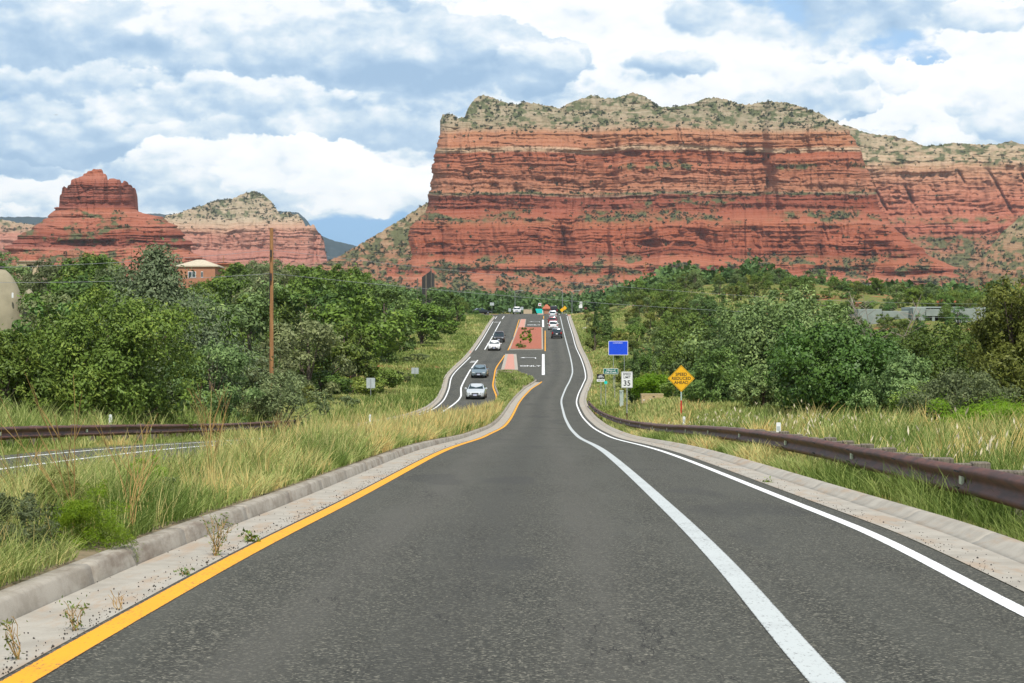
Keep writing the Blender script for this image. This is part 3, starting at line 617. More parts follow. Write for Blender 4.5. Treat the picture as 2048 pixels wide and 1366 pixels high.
M['pale_butte'] = rockmat('pale_sandstone', [(380, CREAM), (440, (.50, .39, .26)), (455, (.52, .31, .20)), (468, (.50, .22, .15)), (490, (.52, .24, .17)), (505, (.44, .18, .13)), (540, (.46, .18, .12))])
M['rear_mesa'] = rockmat('rear_sandstone', [(250, CREAM), (318, (.52, .38, .24)), (335, (.52, .29, .17)), (370, (.50, .21, .12)), (400, (.47, .17, .10)), (440, (.45, .14, .08)), (470, (.40, .12, .07)), (510, (.42, .19, .11)), (600, (.36, .19, .11))])
M['scree'] = rockmat('scree', [(390, (.44, .34, .22)), (470, (.46, .30, .18)), (510, (.46, .22, .13)), (560, (.42, .16, .09))])
M['far_hill'] = pm('haze_blue_wooded_hill', (.018, .042, .055), (.03, .055, .065), .004, .95, spec=.1)  # blue of the distant air is mixed into the base colour

# --- main mesa
xl = pl([(180, 930), (205, 938), (232, 905), (245, 880), (270, 877), (300, 873), (350, 863), (400, 857), (423, 853), (436, 838), (455, 815), (478, 796), (500, 790), (520, 782), (536, 770), (552, 764), (575, 700), (620, 560)])
xr = pl([(180, 1660), (255, 1686), (268, 1697), (285, 1712), (300, 1722), (335, 1732), (355, 1742), (378, 1752), (415, 1756), (430, 1772), (455, 1788), (478, 1812), (496, 1846), (506, 1850), (518, 1875), (535, 1915), (552, 1965), (575, 2040), (620, 2240)])
ytm = pl([(860, 262), (878, 245), (886, 228), (905, 228), (916, 238), (930, 232), (940, 208), (955, 193), (968, 190), (985, 195), (1003, 203), (1030, 209), (1052, 203), (1080, 208), (1118, 216), (1150, 202), (1183, 190), (1212, 196), (1232, 196), (1250, 188), (1265, 185), (1288, 192), (1308, 205), (1325, 214), (1350, 214), (1385, 208), (1410, 197), (1430, 194), (1455, 200), (1490, 209), (1520, 204), (1545, 202), (1575, 206), (1610, 216), (1640, 227), (1660, 238), (1700, 262)])
gy = pl([(180, -190), (225, -110), (255, -22), (268, 0), (300, 4), (304, 1), (345, 8), (382, 16), (388, 24), (418, 32), (424, 46), (446, 112), (451, 120), (510, 142), (517, 160), (530, 214), (533, 218), (546, 226), (550, 240), (560, 285), (575, 330), (600, 430), (640, 580)])
def gm(X, Y):
    g = gy(Y)
    edge = 1192 + .10 * (Y - 250) + 7 * fbm(Y / 30, 0 * Y, 77, 3)
    prow = 30 * (1 - sst(X, edge - 6, edge + 8)) * sst(Y, 268, 300) * (1 - sst(Y, 430, 452))
    e2 = 1545 + 8 * fbm(Y / 25, 0 * Y, 78, 3)
    prow2 = 22 * sst(X, e2 - 14, e2 + 8) * sst(Y, 300, 318) * (1 - sst(Y, 420, 440))
    mid = sst(X, edge, edge + 10) * (1 - sst(X, e2 - 20, e2))
    led = mid * (16 * sst(Y, 324, 336) + 10 * sst(Y, 398, 408) + 4 * sst(Y, 368, 372) - 34 * sst(Y, 300, 302) * 0)
    # rounded lower domes between gullies
    dm = 74 * (np.abs(fbm(X / 120, Y / 700, 61, 3)) * 2 - .35) * sst(Y, 432, 468) * (1 - sst(Y, 540, 585)) + 26 * fbm(X / 60, Y / 80, 63, 3) * sst(Y, 515, 540)
    return g + prow + prow2 + led - 30 * mid * (1 - sst(Y, 420, 450)) + dm
def exm(X, Y):
    e = 0
    for cx, cy, rx, ry, dp in ((1265, 308, 20, 6, 12), (1180, 305, 32, 9, 9), (1333, 361, 14, 7, 14), (1500, 306, 14, 6, 14), (1585, 308, 17, 13, 16), (1310, 487, 36, 10, 16), (1370, 490, 26, 9, 14), (875, 492, 28, 8, 12), (1165, 497, 14, 6, 9),
                              (1520, 533, 38, 7, 16), (1590, 443, 9, 10, 10), (1080, 357, 12, 6, 8), (1000, 290, 32, 5, 9), (1140, 320, 24, 8, 7), (1720, 537, 20, 7, 12), (1590, 360, 12, 7, 9), (1700, 500, 20, 8, 8)):
        r = ((X - cx) / rx) ** 2 + ((Y - cy) / ry) ** 2; e = e - .65 * dp * sst(1 - r, 0, .55)
    for cx, slope, y0, y1 in ((1118, .25, 440, 515), (1155, -.4, 435, 500), (1230, .35, 440, 520), (1488, .02, 440, 515), (1640, .3, 430, 500), (1552, .05, 385, 425), (1632, .1, 385, 425), (1690, -.1, 380, 425), (1410, .1, 330, 385), (905, .02, 390, 425), (1460, -.15, 330, 380)):
        w = X - cx - slope * (Y - y0); e = e - 6 * np.exp(-(w / 2.6) ** 2) * sst(Y, y0 - 6, y0 + 6) * (1 - sst(Y, y1 - 6, y1 + 6))
    e = e + (7 * np.tanh(5 * vn(Y / 7.5, X / 60, 301)) + 4 * np.tanh(5 * vn(Y / 3, X / 40, 302)) + 16 * fbm(X / 30, Y / 60, 303, 3)) * sst(X + .9 * (Y - 450), 1735, 1800) * sst(Y, 425, 450)
    return e
def vgm(X, Y, ge):
    band = lambda c, h: np.exp(-((Y + 5 * fbm(X / 50, 0 * X, 51, 2) - c) / h) ** 2)
    v = 1.0 * (1 - sst(Y, 240, 268)) * sst(fbm(X / 14, Y / 5, 52, 3), -.35, .15)
    v = v + band(433, 10) * sst(fbm(X / 70, Y / 30, 53, 3), -.2, .1) * 1.0 + band(387, 2.2) * .9 + band(333, 5) * sst(X, 1200, 1230) * sst(fbm(X / 45, 0 * X, 54, 2), 0, .2)
    v = v + .9 * band(406, 7) * sst(X, 1220, 1300) * (1 - sst(X, 1500, 1560)) * sst(fbm(X / 40, Y / 20, 55, 3), -.15, .1)
    v = v + .9 * sst(Y, 500, 528) * sst(fbm(X / 42, Y / 14, 56, 4), -.08, .14) + .6 * sst(Y, 556, 585)
    return v
def shm(X, Y, ge): return .9 * (1 - sst(Y, 245, 275)) * sst(fbm(X / 30, Y / 14, 57, 3), -.35, .3) + 1.1 * vgm(X, Y, ge) * sst(Y, 300, 330) + .05
rock_mass('mesa', 'long red sandstone mesa with a cream scrub dotted cap', 2400, 620, 268, xl, xr, ytm, gm, 210, 7, 1150, 420, 80, M['mesa'], 11, 1.0, exm, vgm, shm, 5600, rsh=(1.7, 4.4))
# scree slope behind the mesa's edge
ysl = pl([(560, 556), (640, 531), (655, 523), (700, 500), (745, 474), (790, 446), (830, 420), (856, 404), (880, 380), (930, 360)])
slope_g = lambda k: (lambda X, Y: (Y - 400) * k)
rock_mass('hill', 'stony scrub slope falling away beside the red mesa', 2440, 620, 540, pl([(0, 540), (900, 540)]), pl([(0, 950), (900, 950)]), ysl, slope_g(1.5), 60, 3, 360, 50, 130, M['scree'], 21, .9, None, lambda X, Y, g_: .75 + 0 * X, lambda X, Y, g_: .2 + sst(fbm(X / 25, Y / 20, 58, 3), -.3, .2), 1000, rsh=(1.7, 4.2))
# rear mesa on the right
yrm = pl([(1600, 245), (1690, 250), (1740, 268), (1785, 271), (1815, 279), (1850, 292), (1880, 289), (1905, 286), (1950, 289), (2000, 288), (2050, 293), (2200, 300), (2400, 320)])
grm = pl([(240, -190), (300, -60), (322, -16), (335, 0), (385, 16), (432, 40), (446, 66), (470, 84), (480, 100), (600, 290), (640, 380)])
vrm = lambda X, Y, g_: .95 * (1 - sst(Y, 310, 345)) * sst(fbm(X / 14, Y / 6, 72, 3), -.35, .15) + .95 * sst(Y, 462, 482) * sst(fbm(X / 30, Y / 20, 73, 3), -.5, -.1) + .6 * np.exp(-((Y - 440) / 7) ** 2)
rock_mass('mesa', 'paler rear mesa with slanted cliffs partly hidden by the long red mesa', 2950, 620, 322, pl([(0, 1560), (900, 1560)]), pl([(0, 2420), (900, 2420)]), yrm, lambda X, Y: grm(Y) + 26 * fbm(X / 80 + Y / 160, Y / 300, 74, 3), 160, 6, 620, 250, 70, M['rear_mesa'], 31, 1.15,
          lambda X, Y: -12 * np.exp(-(((X - .55 * (Y - 340) - 1760) % 62 - 31) / 3.0) ** 2) * sst(Y, 335, 350) * (1 - sst(Y, 425, 440)) * sst(fbm(X / 50, Y / 50, 75, 2), -.1, .2),
          vrm, lambda X, Y, g_: vrm(X, Y, g_) + .9 * sst(Y, 465, 485) + .1, 2300, rsh=(1.6, 4.0))
rock_mass('hill', 'scrubby talus hill in front of the paler rear mesa', 2300, 625, 590, pl([(0, 1880), (900, 1880)]), pl([(0, 2500), (900, 2500)]), pl([(1880, 590), (1930, 560), (1965, 516), (2000, 470), (2030, 442), (2060, 420), (2140, 400), (2300, 420), (2500, 500)]), slope_g(1.5), 60, 3, 300, 20, 130, M['scree'], 41, .8, None,
          lambda X, Y, g_: .92 + 0 * X, lambda X, Y, g_: .5 + sst(fbm(X / 25, Y / 20, 59, 3), -.3, .2), 1300, rsh=(1.7, 4.2))
rock_mass('peak', 'small distant grey peak above the paler rear mesa', 4600, 400, 330, pl([(0, 1900), (900, 1900)]), pl([(0, 2300), (900, 2300)]), pl([(1900, 330), (1975, 298), (2005, 286), (2020, 281), (2035, 285), (2060, 292), (2300, 330)]), slope_g(1.3), 60, 3, 120, 10, 40, M['scree'], 43, .8, None, lambda X, Y, g_: .5 + 0 * X)
# bell shaped butte
bxl = pl([(335, 181), (340, 177), (347, 174), (352, 166), (357, 152), (362, 143), (371, 138), (375, 127), (388, 122), (410, 119), (416, 114), (428, 98), (440, 84), (460, 56), (480, 28), (497, 9), (502, 16), (512, 10), (530, -10), (560, -60), (620, -190)])
bxr = pl([(335, 200), (339, 203), (349, 206), (353, 213), (358, 238), (363, 243), (367, 254), (374, 262), (379, 270), (410, 273), (416, 276), (426, 287), (430, 300), (434, 326), (440, 336), (452, 350), (462, 358), (476, 372), (486, 384), (502, 388), (508, 394), (522, 404), (545, 425), (575, 480), (620, 600)])
bg = pl([(330, -90), (345, -66), (352, -58), (362, -22), (370, -14), (412, 0), (418, 10), (470, 78), (474, 80), (494, 90), (500, 104), (530, 150), (620, 330)])
btop = pl([(100, 416), (118, 414), (119.5, 391), (123, 388), (124.5, 376), (128, 372), (134, 376), (136, 371), (141, 369), (142.5, 360), (150, 357), (156, 356), (160, 353), (165.5, 352), (168, 347), (173, 346), (176, 342), (184, 341), (186, 338), (203, 338.5), (204.5, 346), (211, 348), (212.5, 356), (216, 361), (218, 358), (226, 357), (239, 358.5), (240.5, 365), (245, 366), (248, 361.5), (254, 363), (256, 369), (262, 370), (264, 375), (269, 376), (271, 383), (273.5, 386), (274.5, 414), (300, 420)])
bell_ex = lambda X, Y: -9 * sst(fbm(X / 30, Y / 40, 84, 2), .2, .3) * sst(Y, 355, 365) * (1 - sst(Y, 408, 414)) - 14 * np.exp(-((X - 212) / 3.0) ** 2) * sst(Y, 352, 358) * (1 - sst(Y, 405, 412)) - 8 * np.exp(-((X - 150 - .2 * (Y - 360)) / 2.5) ** 2) * (1 - sst(Y, 400, 412)) - 9 * np.exp(-((X - 243) / 2.5) ** 2) * (1 - sst(Y, 404, 412)) \
    + 16 * np.exp(-(((X - 315) / 26) ** 2 + ((Y - 448) / 17) ** 2)) + 10 * (np.abs(fbm(X / 50, Y / 120, 88, 3)) * 2 - .4) * sst(Y, 415, 430) - 12 * sst(1 - ((X - 200) / 130) ** 2 - ((Y - 486) / 8) ** 2, 0, .5) * sst(fbm(X / 22, Y / 20, 89, 2), -.3, .1)
rock_mass('butte', 'bell shaped red sandstone butte with a blocky stepped crown', 1950, 620, 414, bxl, bxr, btop, lambda X, Y: bg(Y) + 10 * fbm(X / 40, Y / 300, 83, 3), 175, 2.4, 640, 330, 190, M['butte'], 51, .8,
          bell_ex, lambda X, Y, g_: .75 * sst(Y, 415, 425) * sst(fbm(X / 30, Y / 12, 85, 3), .08, .25), lambda X, Y, g_: sst(Y, 414, 422) * (.06 + sst(fbm(X / 30, Y / 12, 85, 3), .06, .22)), 300, rsh=(1.3, 4.0), jag=1, lay=1.6, stepx=4.5)
# pale middle butte
yp = pl([(260, 470), (330, 432), (350, 428), (375, 420), (400, 411), (430, 402), (468, 396), (485, 388), (500, 383), (512, 382), (527, 390), (543, 404), (552, 418), (560, 430), (566, 426), (576, 424), (590, 430), (596, 428), (606, 442), (611, 453), (618, 450), (628, 450), (634, 462), (641, 466), (647, 480), (651, 505), (656, 530)])
pg = pl([(375, -150), (440, -30), (456, 0), (500, 16), (508, 30), (530, 60), (600, 200)])
rock_mass('butte', 'pale capped pink sandstone butte standing between bell butte and mesa', 3600, 600, 456, pl([(0, 250), (900, 250)]), pl([(375, 655), (600, 668)]), yp, lambda X, Y: pg(Y), 160, 4, 420, 150, 90, M['pale_butte'], 61, 1.0, None,
          lambda X, Y, g_: .6 * (1 - sst(Y, 425, 450)) * sst(fbm(X / 15, Y / 8, 86, 3), -.2, .2) + .5 * sst(Y, 520, 535), lambda X, Y, g_: (1 - sst(Y, 430, 450)) * (.25 + sst(fbm(X / 25, Y / 10, 87, 3), -.1, .2)) + .03, 520, rsh=(1.4, 3.2))
rock_mass('mesa', 'low pale cliff at the far edge beside the bell shaped butte', 3900, 600, 470, pl([(0, -200), (900, -200)]), pl([(0, 150), (900, 150)]), pl([(-200, 445), (0, 438), (40, 445), (75, 452), (150, 470)]), lambda X, Y: pg(Y - 12), 100, 4, 220, 100, 40, M['pale_butte'], 63, 1.0, None,
          lambda X, Y, g_: .6 * (1 - sst(Y, 455, 470)), lambda X, Y, g_: (1 - sst(Y, 458, 470)) + .03, 160, rsh=(1.4, 3))
def far_hill(label, D, ytop, x0, x1, seed):
    o = rock_mass('hill', label, D, 640, 600, pl([(0, x0), (900, x0)]), pl([(0, x1), (900, x1)]), ytop, slope_g(2.2), 60, 3, 160, 6, 60, M['far_hill'], seed, .9, jag=1.2)
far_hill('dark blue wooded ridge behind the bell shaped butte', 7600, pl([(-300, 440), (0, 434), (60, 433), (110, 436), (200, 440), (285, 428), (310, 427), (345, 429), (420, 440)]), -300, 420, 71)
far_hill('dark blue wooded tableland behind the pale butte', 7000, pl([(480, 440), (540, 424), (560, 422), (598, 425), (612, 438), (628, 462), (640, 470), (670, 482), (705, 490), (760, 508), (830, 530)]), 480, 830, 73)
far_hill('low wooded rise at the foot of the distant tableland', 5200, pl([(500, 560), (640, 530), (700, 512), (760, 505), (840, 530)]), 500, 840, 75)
scrub('scrub_vegetation', 'dark green scrub dotted over the ledges and slopes of the red rocks', SH, M['scrub'])

# the air between here and the cliffs
mb = MB(); mb.box((0, 4450, 150), (9000, 9300, 750)); hz = mb.build('haze', None); tag(hz, 'thin summer haze in the air towards the cliffs', kind='stuff')
hm = bpy.data.materials.new('haze_air'); hm.use_nodes = True; hm.node_tree.nodes.clear(); g_ = NT(hm.node_tree); vol = g_.n('ShaderNodeVolumePrincipled'); vol.inputs['Color'].default_value = (.86, .92, .97, 1); vol.inputs['Density'].default_value = 3.9e-5; vol.inputs['Anisotropy'].default_value = .2
ho = g_.n('ShaderNodeOutputMaterial'); hm.node_tree.links.new(vol.outputs[0], ho.inputs['Volume']); hz.data.materials.append(hm); hz.display_type = 'WIRE'
# ------------------------------------------------------------------ plants
M['juniper'] = leafmat('juniper_leaf', (0.052, 0.087, 0.014), (0.143, 0.211, 0.032), (0.278, 0.320, 0.054), trans=.14)
M['juniper_dark'] = leafmat('dark_juniper_leaf', (0.041, 0.082, 0.019), (0.113, 0.191, 0.042), (0.204, 0.295, 0.067), trans=.14)
M['cedar'] = leafmat('blue_green_leaf', (0.071, 0.111, 0.035), (0.189, 0.267, 0.085), (0.355, 0.435, 0.144), trans=.14)
M['broad'] = leafmat('broad_leaf', (0.058, 0.101, 0.014), (0.141, 0.221, 0.032), (0.248, 0.329, 0.056), trans=.2, rough=.5)
M['glossy'] = leafmat('glossy_leaf', (0.038, 0.090, 0.015), (0.099, 0.205, 0.034), (0.174, 0.295, 0.053), trans=.2, rough=.5, spec=.35)
M['oak'] = leafmat('scrub_oak_leaf', (0.071, 0.120, 0.020), (0.179, 0.273, 0.049), (0.306, 0.379, 0.080), trans=.2)
M['sage'] = leafmat('sage_leaf', (0.079, 0.102, 0.042), (0.195, 0.234, 0.095), (0.316, 0.351, 0.153), trans=.25)
M['bright'] = leafmat('bright_broom_leaf', (.14, .24, .010), (.23, .35, .016), (.36, .44, .04), trans=.35)
M['olive'] = leafmat('olive_leaf', (0.090, 0.113, 0.020), (0.217, 0.254, 0.045), (0.367, 0.379, 0.080), trans=.25)
def unit(a): return a / np.maximum(np.linalg.norm(a, axis=-1, keepdims=True), 1e-9)
def leaves(rg, c, nrm, size, asp, jit):
    """diamond leaves/sprays centred at c, facing roughly along nrm"""
    n = len(c); N_ = unit(unit(nrm) + jit * rg.normal(size=(n, 3))); d = unit(np.cross(N_, rg.normal(size=(n, 3)))); s = np.cross(N_, d)
    L = size * rg.uniform(.55, 1.4, (n, 1)); W = L * asp; bend = N_ * L * rg.uniform(-.22, .22, (n, 1))
    v = np.stack([c - d * L * .5, c + s * W * .5 + bend, c + d * L * .5, c - s * W * .5 + bend], 1)
    return v.reshape(-1, 3)
def crown_shape(kind, f):
    f = np.asarray(f)
    if kind == 'cone': return (1 - f) ** .95 * (.75 + .25 * np.minimum(1, f * 6)) * .95 + .05
    if kind == 'juniper': return np.sqrt(np.clip(1 - (np.abs(f - .30) / np.where(f > .30, .72, .42)) ** 2.0, 0, 1))
    if kind == 'teardrop': return np.sqrt(np.clip(1 - (np.abs(f - .22) / np.where(f > .22, .80, .34)) ** 1.6, 0, 1))
    return np.sqrt(np.clip(1 - ((f - .5) / .52) ** 2, 0, 1))
def crown(rg, kind, H, W, n, leaf, clumps, zb=.08, asp=.5, tilt=.6, jit=.5, rough=.35, tight=.16):
    """lobes -> clumps -> leaf sprays through the crown's volume: verts, tint, lobe centres"""
    if kind == 'cone':                                     # whorls of rising branches around a straight stem
        K = clumps; f = (np.arange(K) + rg.random(K)) / K; f = f ** 1.15; th = np.arange(K) * 2.39996 + rg.normal(size=K) * .35
        L = W / 2 * crown_shape(kind, f) * rg.uniform(.72, 1.12, K) * (1 + rough * 1.6 * vn(th * 1.3, f * 7, 77)); L = np.maximum(L, .035 * W * (1.2 - f))
        per = rg.multinomial(n, (L + .05 * W) ** 1.25 / ((L + .05 * W) ** 1.25).sum()); ci = np.repeat(np.arange(K), per); t = .12 + .92 * rg.random(n) ** .62; l = L[ci] * t
        z0 = H * (zb + (1 - zb) * .96 * f[ci]); thn = th[ci]; sp = .035 * W + .10 * L[ci] * (1.2 - t)
        c = np.stack([l * np.cos(thn), l * np.sin(thn), z0 + l * tilt * .55 * t], -1) + rg.normal(size=(n, 3)) * sp[:, None] * np.array([1, 1, .75]); c[:, 2] = np.maximum(c[:, 2], .02 * H)
        nrm = np.stack([np.cos(thn) * .7, np.sin(thn) * .7, np.full(n, .55)], -1); tint = np.clip(.4 * rg.random(K)[ci] + .6 * rg.random(n), 0, 1)
        tips = np.stack([L * np.cos(th) * .8, L * np.sin(th) * .8, H * (zb + (1 - zb) * .96 * f) + L * .3], -1)
        return leaves(rg, c, nrm, leaf, asp, jit), tint, tips
    K = clumps; nl = max(9, K // (4 if kind == 'cone' else 6)); el = min(1.9, max(1, (H / W) ** .6)) if kind in ('cone', 'teardrop') else 1; f = rg.random(nl * 6); keep = rg.random(nl * 6) < (crown_shape(kind, f) + (.4 if kind == 'cone' else .10)); f = f[keep][:nl]; nl = len(f); f[0] = .97; f[1] = .91; f[2] = .84
    th = np.arange(nl) * 2.39996 + rg.random(nl) * .9; cs = crown_shape(kind, f); R = W / 2 * cs
    R = R * (1 + rough * 2.2 * (vn(th * 1.6 + 7, f * 5, int(rg.integers(1e6))) + .5 * vn(th * 4, f * 11, int(rg.integers(1e6)))))
    lr = W * (.155 * (.9 + .1 * el)) * rg.uniform(.65, 1.35, nl) * ((.34 if kind == 'cone' else .42) + .68 * np.minimum(1, cs)) * (45 / max(nl, 30)) ** .15
    rad = np.maximum(0, R - lr * .7) * (1 - .75 * rg.random(nl) ** 2.5)
    lc = np.stack([rad * np.cos(th), rad * np.sin(th), H * (zb + (1 - zb) * f) - lr * .5 * f], -1); lc[:, 2] = np.maximum(lc[:, 2], lr * .5)
    lo = unit(np.stack([np.cos(th), np.sin(th), np.full(nl, tilt)], -1))
    li = rg.choice(nl, K, p=lr ** 1.3 / (lr ** 1.3).sum()); ul = unit(rg.normal(size=(K, 3)) + lo[li] * .75 + np.array([0, 0, .25]))
    cc = lc[li] + ul * lr[li, None] * rg.uniform(.6, 1.12, (K, 1)) * np.array([1, 1, .85 * el]); sr_ = lr[li] * rg.uniform(.30, .58, K)
    per = rg.multinomial(n, sr_ ** 2 / (sr_ ** 2).sum()); ci = np.repeat(np.arange(K), per)
    us = unit(rg.normal(size=(n, 3)) + ul[ci] * .6 + np.array([0, 0, .2]))
    c = cc[ci] + us * sr_[ci, None] * (1.12 - .55 * rg.random((n, 1)) ** 1.5) * np.array([1, 1, .85 * el])
    fl = rg.random(n) < .10; c[fl] += (us * sr_[ci, None] * rg.uniform(.1, .7, (n, 1)) + np.array([0, 0, 1.]) * sr_[ci, None] * rg.uniform(0, .5, (n, 1)))[fl]
    c[:, 2] = np.maximum(c[:, 2], .015 * H + .03 * rg.random(n))
    nrm = us * .6 + ul[ci] * .45 + np.array([0, 0, .12])
    tint = np.clip(.45 * rg.random(K)[ci] + .55 * rg.random(n), 0, 1)
    return leaves(rg, c, nrm, leaf, asp, jit), tint, lc
def trunk_mb(rg, H, W, cc, r, n=6, nb=9, seg=6):
    mb = MB(); top = H * .8; lean = rg.normal(size=2) * .03 * H
    pts = [(lean[0] * t * t + .03 * H * math.sin(5 * t) * .3, lean[1] * t * t, -.5 + (top + .5) * t) for t in np.linspace(0, 1, seg + 1)]
    mb.tube(pts, [r * (1 - .85 * t) + .012 for t in np.linspace(0, 1, seg + 1)], n)
    if len(cc):
        for i in rg.choice(len(cc), min(nb, len(cc)), replace=False):
            e = cc[i]; t = np.clip(e[2] / H * .62, .06, .75); b = Vector(pts[int(t * seg)]); e_ = Vector(e)
            m_ = b.lerp(e_, .5) + Vector((0, 0, .05 * H * rg.random())); q = r * (1 - .8 * t) * .5
            mb.tube([b, m_, e_], [q, q * .6, q * .22 + .004], 5, cap=False)
    return mb
def crown_obj(name, v, tint, mat, parent): return mesh_np(name, v, np.arange(len(v)).reshape(-1, 4), mat, parent, attrs=dict(tint=tint))
M['belt'] = leafmat('far_tree_leaf', (.045, .085, .026), (.085, .14, .035), (.13, .18, .045), trans=.15)
M['conifer'] = leafmat('conifer_leaf', (.10, .15, .07), (.20, .27, .13), (.36, .42, .22), trans=.12)
LIB = {}
SPEC = {  # kind: (shape, H, W, leaf size, aspect, clumps, leaves, tight, zb, tilt, material, rough)
    'juniper': ('juniper', 6, 5.2, .30, .42, 120, 5200, .13, .03, .75, 'juniper', .32),
    'dark juniper': ('teardrop', 6, 4.2, .28, .42, 110, 5200, .13, .03, .85, 'juniper_dark', .28),
    'blue green cedar': ('juniper', 6, 4.8, .28, .45, 130, 5200, .12, .03, .6, 'cedar', .36),
    'cypress': ('cone', 5, 1.8, .20, .42, 70, 3200, .16, .03, 1.4, 'juniper_dark', .18),
    'broadleaf tree': ('ball', 9, 7.5, .42, .62, 120, 7000, .14, .02, .3, 'broad', .36),
    'scrub oak': ('ball', 3, 3.6, .20, .6, 70, 3800, .15, .0, .4, 'oak', .38),
    'olive shrub': ('ball', 2.2, 3.2, .20, .5, 60, 2800, .16, .0, .5, 'olive', .38),
    'sage bush': ('ball', 1.3, 1.8, .14, .35, 40, 1800, .18, .0, .9, 'sage', .35),
    'pale willow': ('ball', 5, 4.6, .26, .35, 100, 4800, .14, .02, .6, 'sage', .4),
}
def lib_tree(kind, var):
    key = (kind, var)
    if key not in LIB:
        sh, H, W, leaf, asp, K, n, tight, zb, tilt, mat, rough = SPEC[kind]
        rg = np.random.default_rng(abs(hash(kind)) % 1000 * 0 + sum(map(ord, kind)) * 13 + var * 101)
        v, t, cc = crown(rg, sh, H, W, n, leaf, K, zb, asp, tilt, .55, rough, tight)
        LIB[key] = dict(H=H, W=W, v=v, t=t, tr=trunk_mb(rg, H, W, cc, .045 * H ** .8, nb=8), mat=mat, done=None)
    return LIB[key]
TREES = []      # (object, X, Y(top), depth, kind) for the labels
CAT = {'cypress': 'tree', 'scrub oak': 'shrub', 'olive shrub': 'shrub', 'sage bush': 'shrub'}
def nm(kind): return {'juniper': 'juniper_tree', 'dark juniper': 'juniper_tree', 'blue green cedar': 'cedar_tree', 'cypress': 'cypress_tree', 'broadleaf tree': 'broadleaf_tree', 'scrub oak': 'oak_shrub', 'olive shrub': 'shrub', 'sage bush': 'sage_bush', 'pale willow': 'willow_tree'}[kind]
def plant(kind, x, d, H, W, var, rz, group, label=None, parts=True, sink=.15):
    L = lib_tree(kind, var); z = float(ground(x, d)) - sink
    if L['done'] is None:
        r = thing(nm(kind), '', CAT.get(kind, 'tree'), group=group)
        crown_obj('crown', L['v'], L['t'], M[L['mat']], r); L['tr'].build('trunk', M['bark'], r); L['done'] = r
    else: r = dup(L['done'])
    r['category'] = CAT.get(kind, 'tree'); r['group'] = group
    r.location = (x, d, z); r.rotation_euler = (0, 0, rz); r.scale = (W / L['W'], W / L['W'], H / L['H'])
    if label: r['label'] = label
    TREES.append([r, 1024 + x / d * F, 683 + (CAMZ - z - H) * F / d, d, kind, label, W * F / d])
    return r
def hero(name, label, shape, X, Yt, wpx, d, mat, n, leaf, K, seed, asp=.42, tight=.12, zb=.02, tilt=.8, rough=.3, jit=.5, cat='tree', group=None, trunk=True, Hadd=0):
    x = at(X, d); z = float(ground(x, d)) - .1; H = zat(Yt, d) - z + Hadd; W = wpx * d / F
    rg = np.random.default_rng(seed); v, t, cc = crown(rg, shape, H, W, n, leaf, K, zb, asp, tilt, jit, rough, tight)
    r = thing(name, label, cat, (x, d, z), group, 0)
    crown_obj('crown', v, t, M[mat], r)
    if trunk: trunk_mb(rg, H, W, cc, .045 * H ** .8, nb=16).build('trunk', M['bark'], r)
    return r
# near trees, each its own shape
hero('juniper_tree', 'big rounded dense green juniper behind the far guardrail, in front of the tall conifer', 'juniper', 228, 592, 330, 64, 'juniper', 34000, .15, 420, 1, tilt=1.1, tight=.085)
hero('conifer_tree', 'tallest grey green conifer with a ragged pointed top, left of the bare utility pole', 'cone', 312, 487, 360, 84, 'conifer', 52000, .20, 420, 2, asp=.42, tilt=.8, rough=.45)
hero('juniper_tree', 'dark juniper cut by the picture edge, left of the big rounded juniper', 'juniper', 6, 668, 180, 60, 'juniper', 17000, .14, 240, 3, tilt=1.1, tight=.1)
hero('juniper_tree', 'lower juniper wedged between the big rounded juniper and the edge juniper', 'teardrop', 112, 705, 110, 66, 'juniper_dark', 12000, .14, 180, 4, tilt=1.1)
hero('cedar_tree', 'low grey green cedar filling in beneath the ragged conifer', 'juniper', 425, 690, 170, 80, 'cedar', 15000, .16, 220, 5, tilt=.5)
hero('juniper_tree', 'yellowish green juniper rising behind the big rounded juniper, beside the conifer', 'teardrop', 185, 575, 120, 92, 'juniper', 13000, .2, 200, 6, tilt=1.0)
hero('scrub_oak', 'grey green bush at the foot of the utility pole', 'ball', 560, 745, 150, 84, 'sage', 9000, .14, 140, 7, tilt=.6, cat='shrub')
hero('cedar_tree', 'large silver green juniper with clumpy foliage behind the yellow diamond sign', 'juniper', 1565, 590, 290, 112, 'cedar', 34000, .24, 300, 11, asp=.5, tilt=.5, tight=.085, rough=.36)
hero('cottonwood_shrub', 'dark glossy broad leaved thicket in front of the silver green juniper', 'ball', 1665, 668, 290, 84, 'glossy', 26000, .17, 260, 12, asp=.7, tilt=.3, tight=.11, rough=.36, zb=0, Hadd=.1)
hero('juniper_tree', 'yellow tinged juniper standing right of the glossy thicket, below the grey house', 'juniper', 1900, 658, 270, 92, 'juniper', 26000, .19, 260, 13, tilt=.6, rough=.4)
hero('juniper_tree', 'tall olive juniper cut by the picture edge right of the grey house', 'teardrop', 2030, 566, 210, 72, 'olive', 26000, .16, 300, 14, tilt=.9, rough=.3)
hero('pine_tree', 'bushy blue green pinyon between the glossy thicket and the yellow tinged juniper', 'ball', 1800, 712, 150, 78, 'cedar', 15000, .15, 170, 15, tilt=.7, zb=0)
hero('juniper_tree', 'narrow pale juniper at the foot of the silver green juniper', 'teardrop', 1525, 728, 100, 92, 'cedar', 11000, .15, 140, 16, tilt=1.2)
hero('cedar_tree', 'dark drooping cedar just right of the yellow diamond sign', 'juniper', 1445, 690, 150, 104, 'juniper_dark', 15000, .19, 200, 17, tilt=.1, rough=.4)
hero('willow_shrub', 'grey green low shrub under the tall olive juniper', 'ball', 1930, 752, 190, 66, 'sage', 11000, .13, 160, 18, tilt=.7, cat='shrub', zb=0)
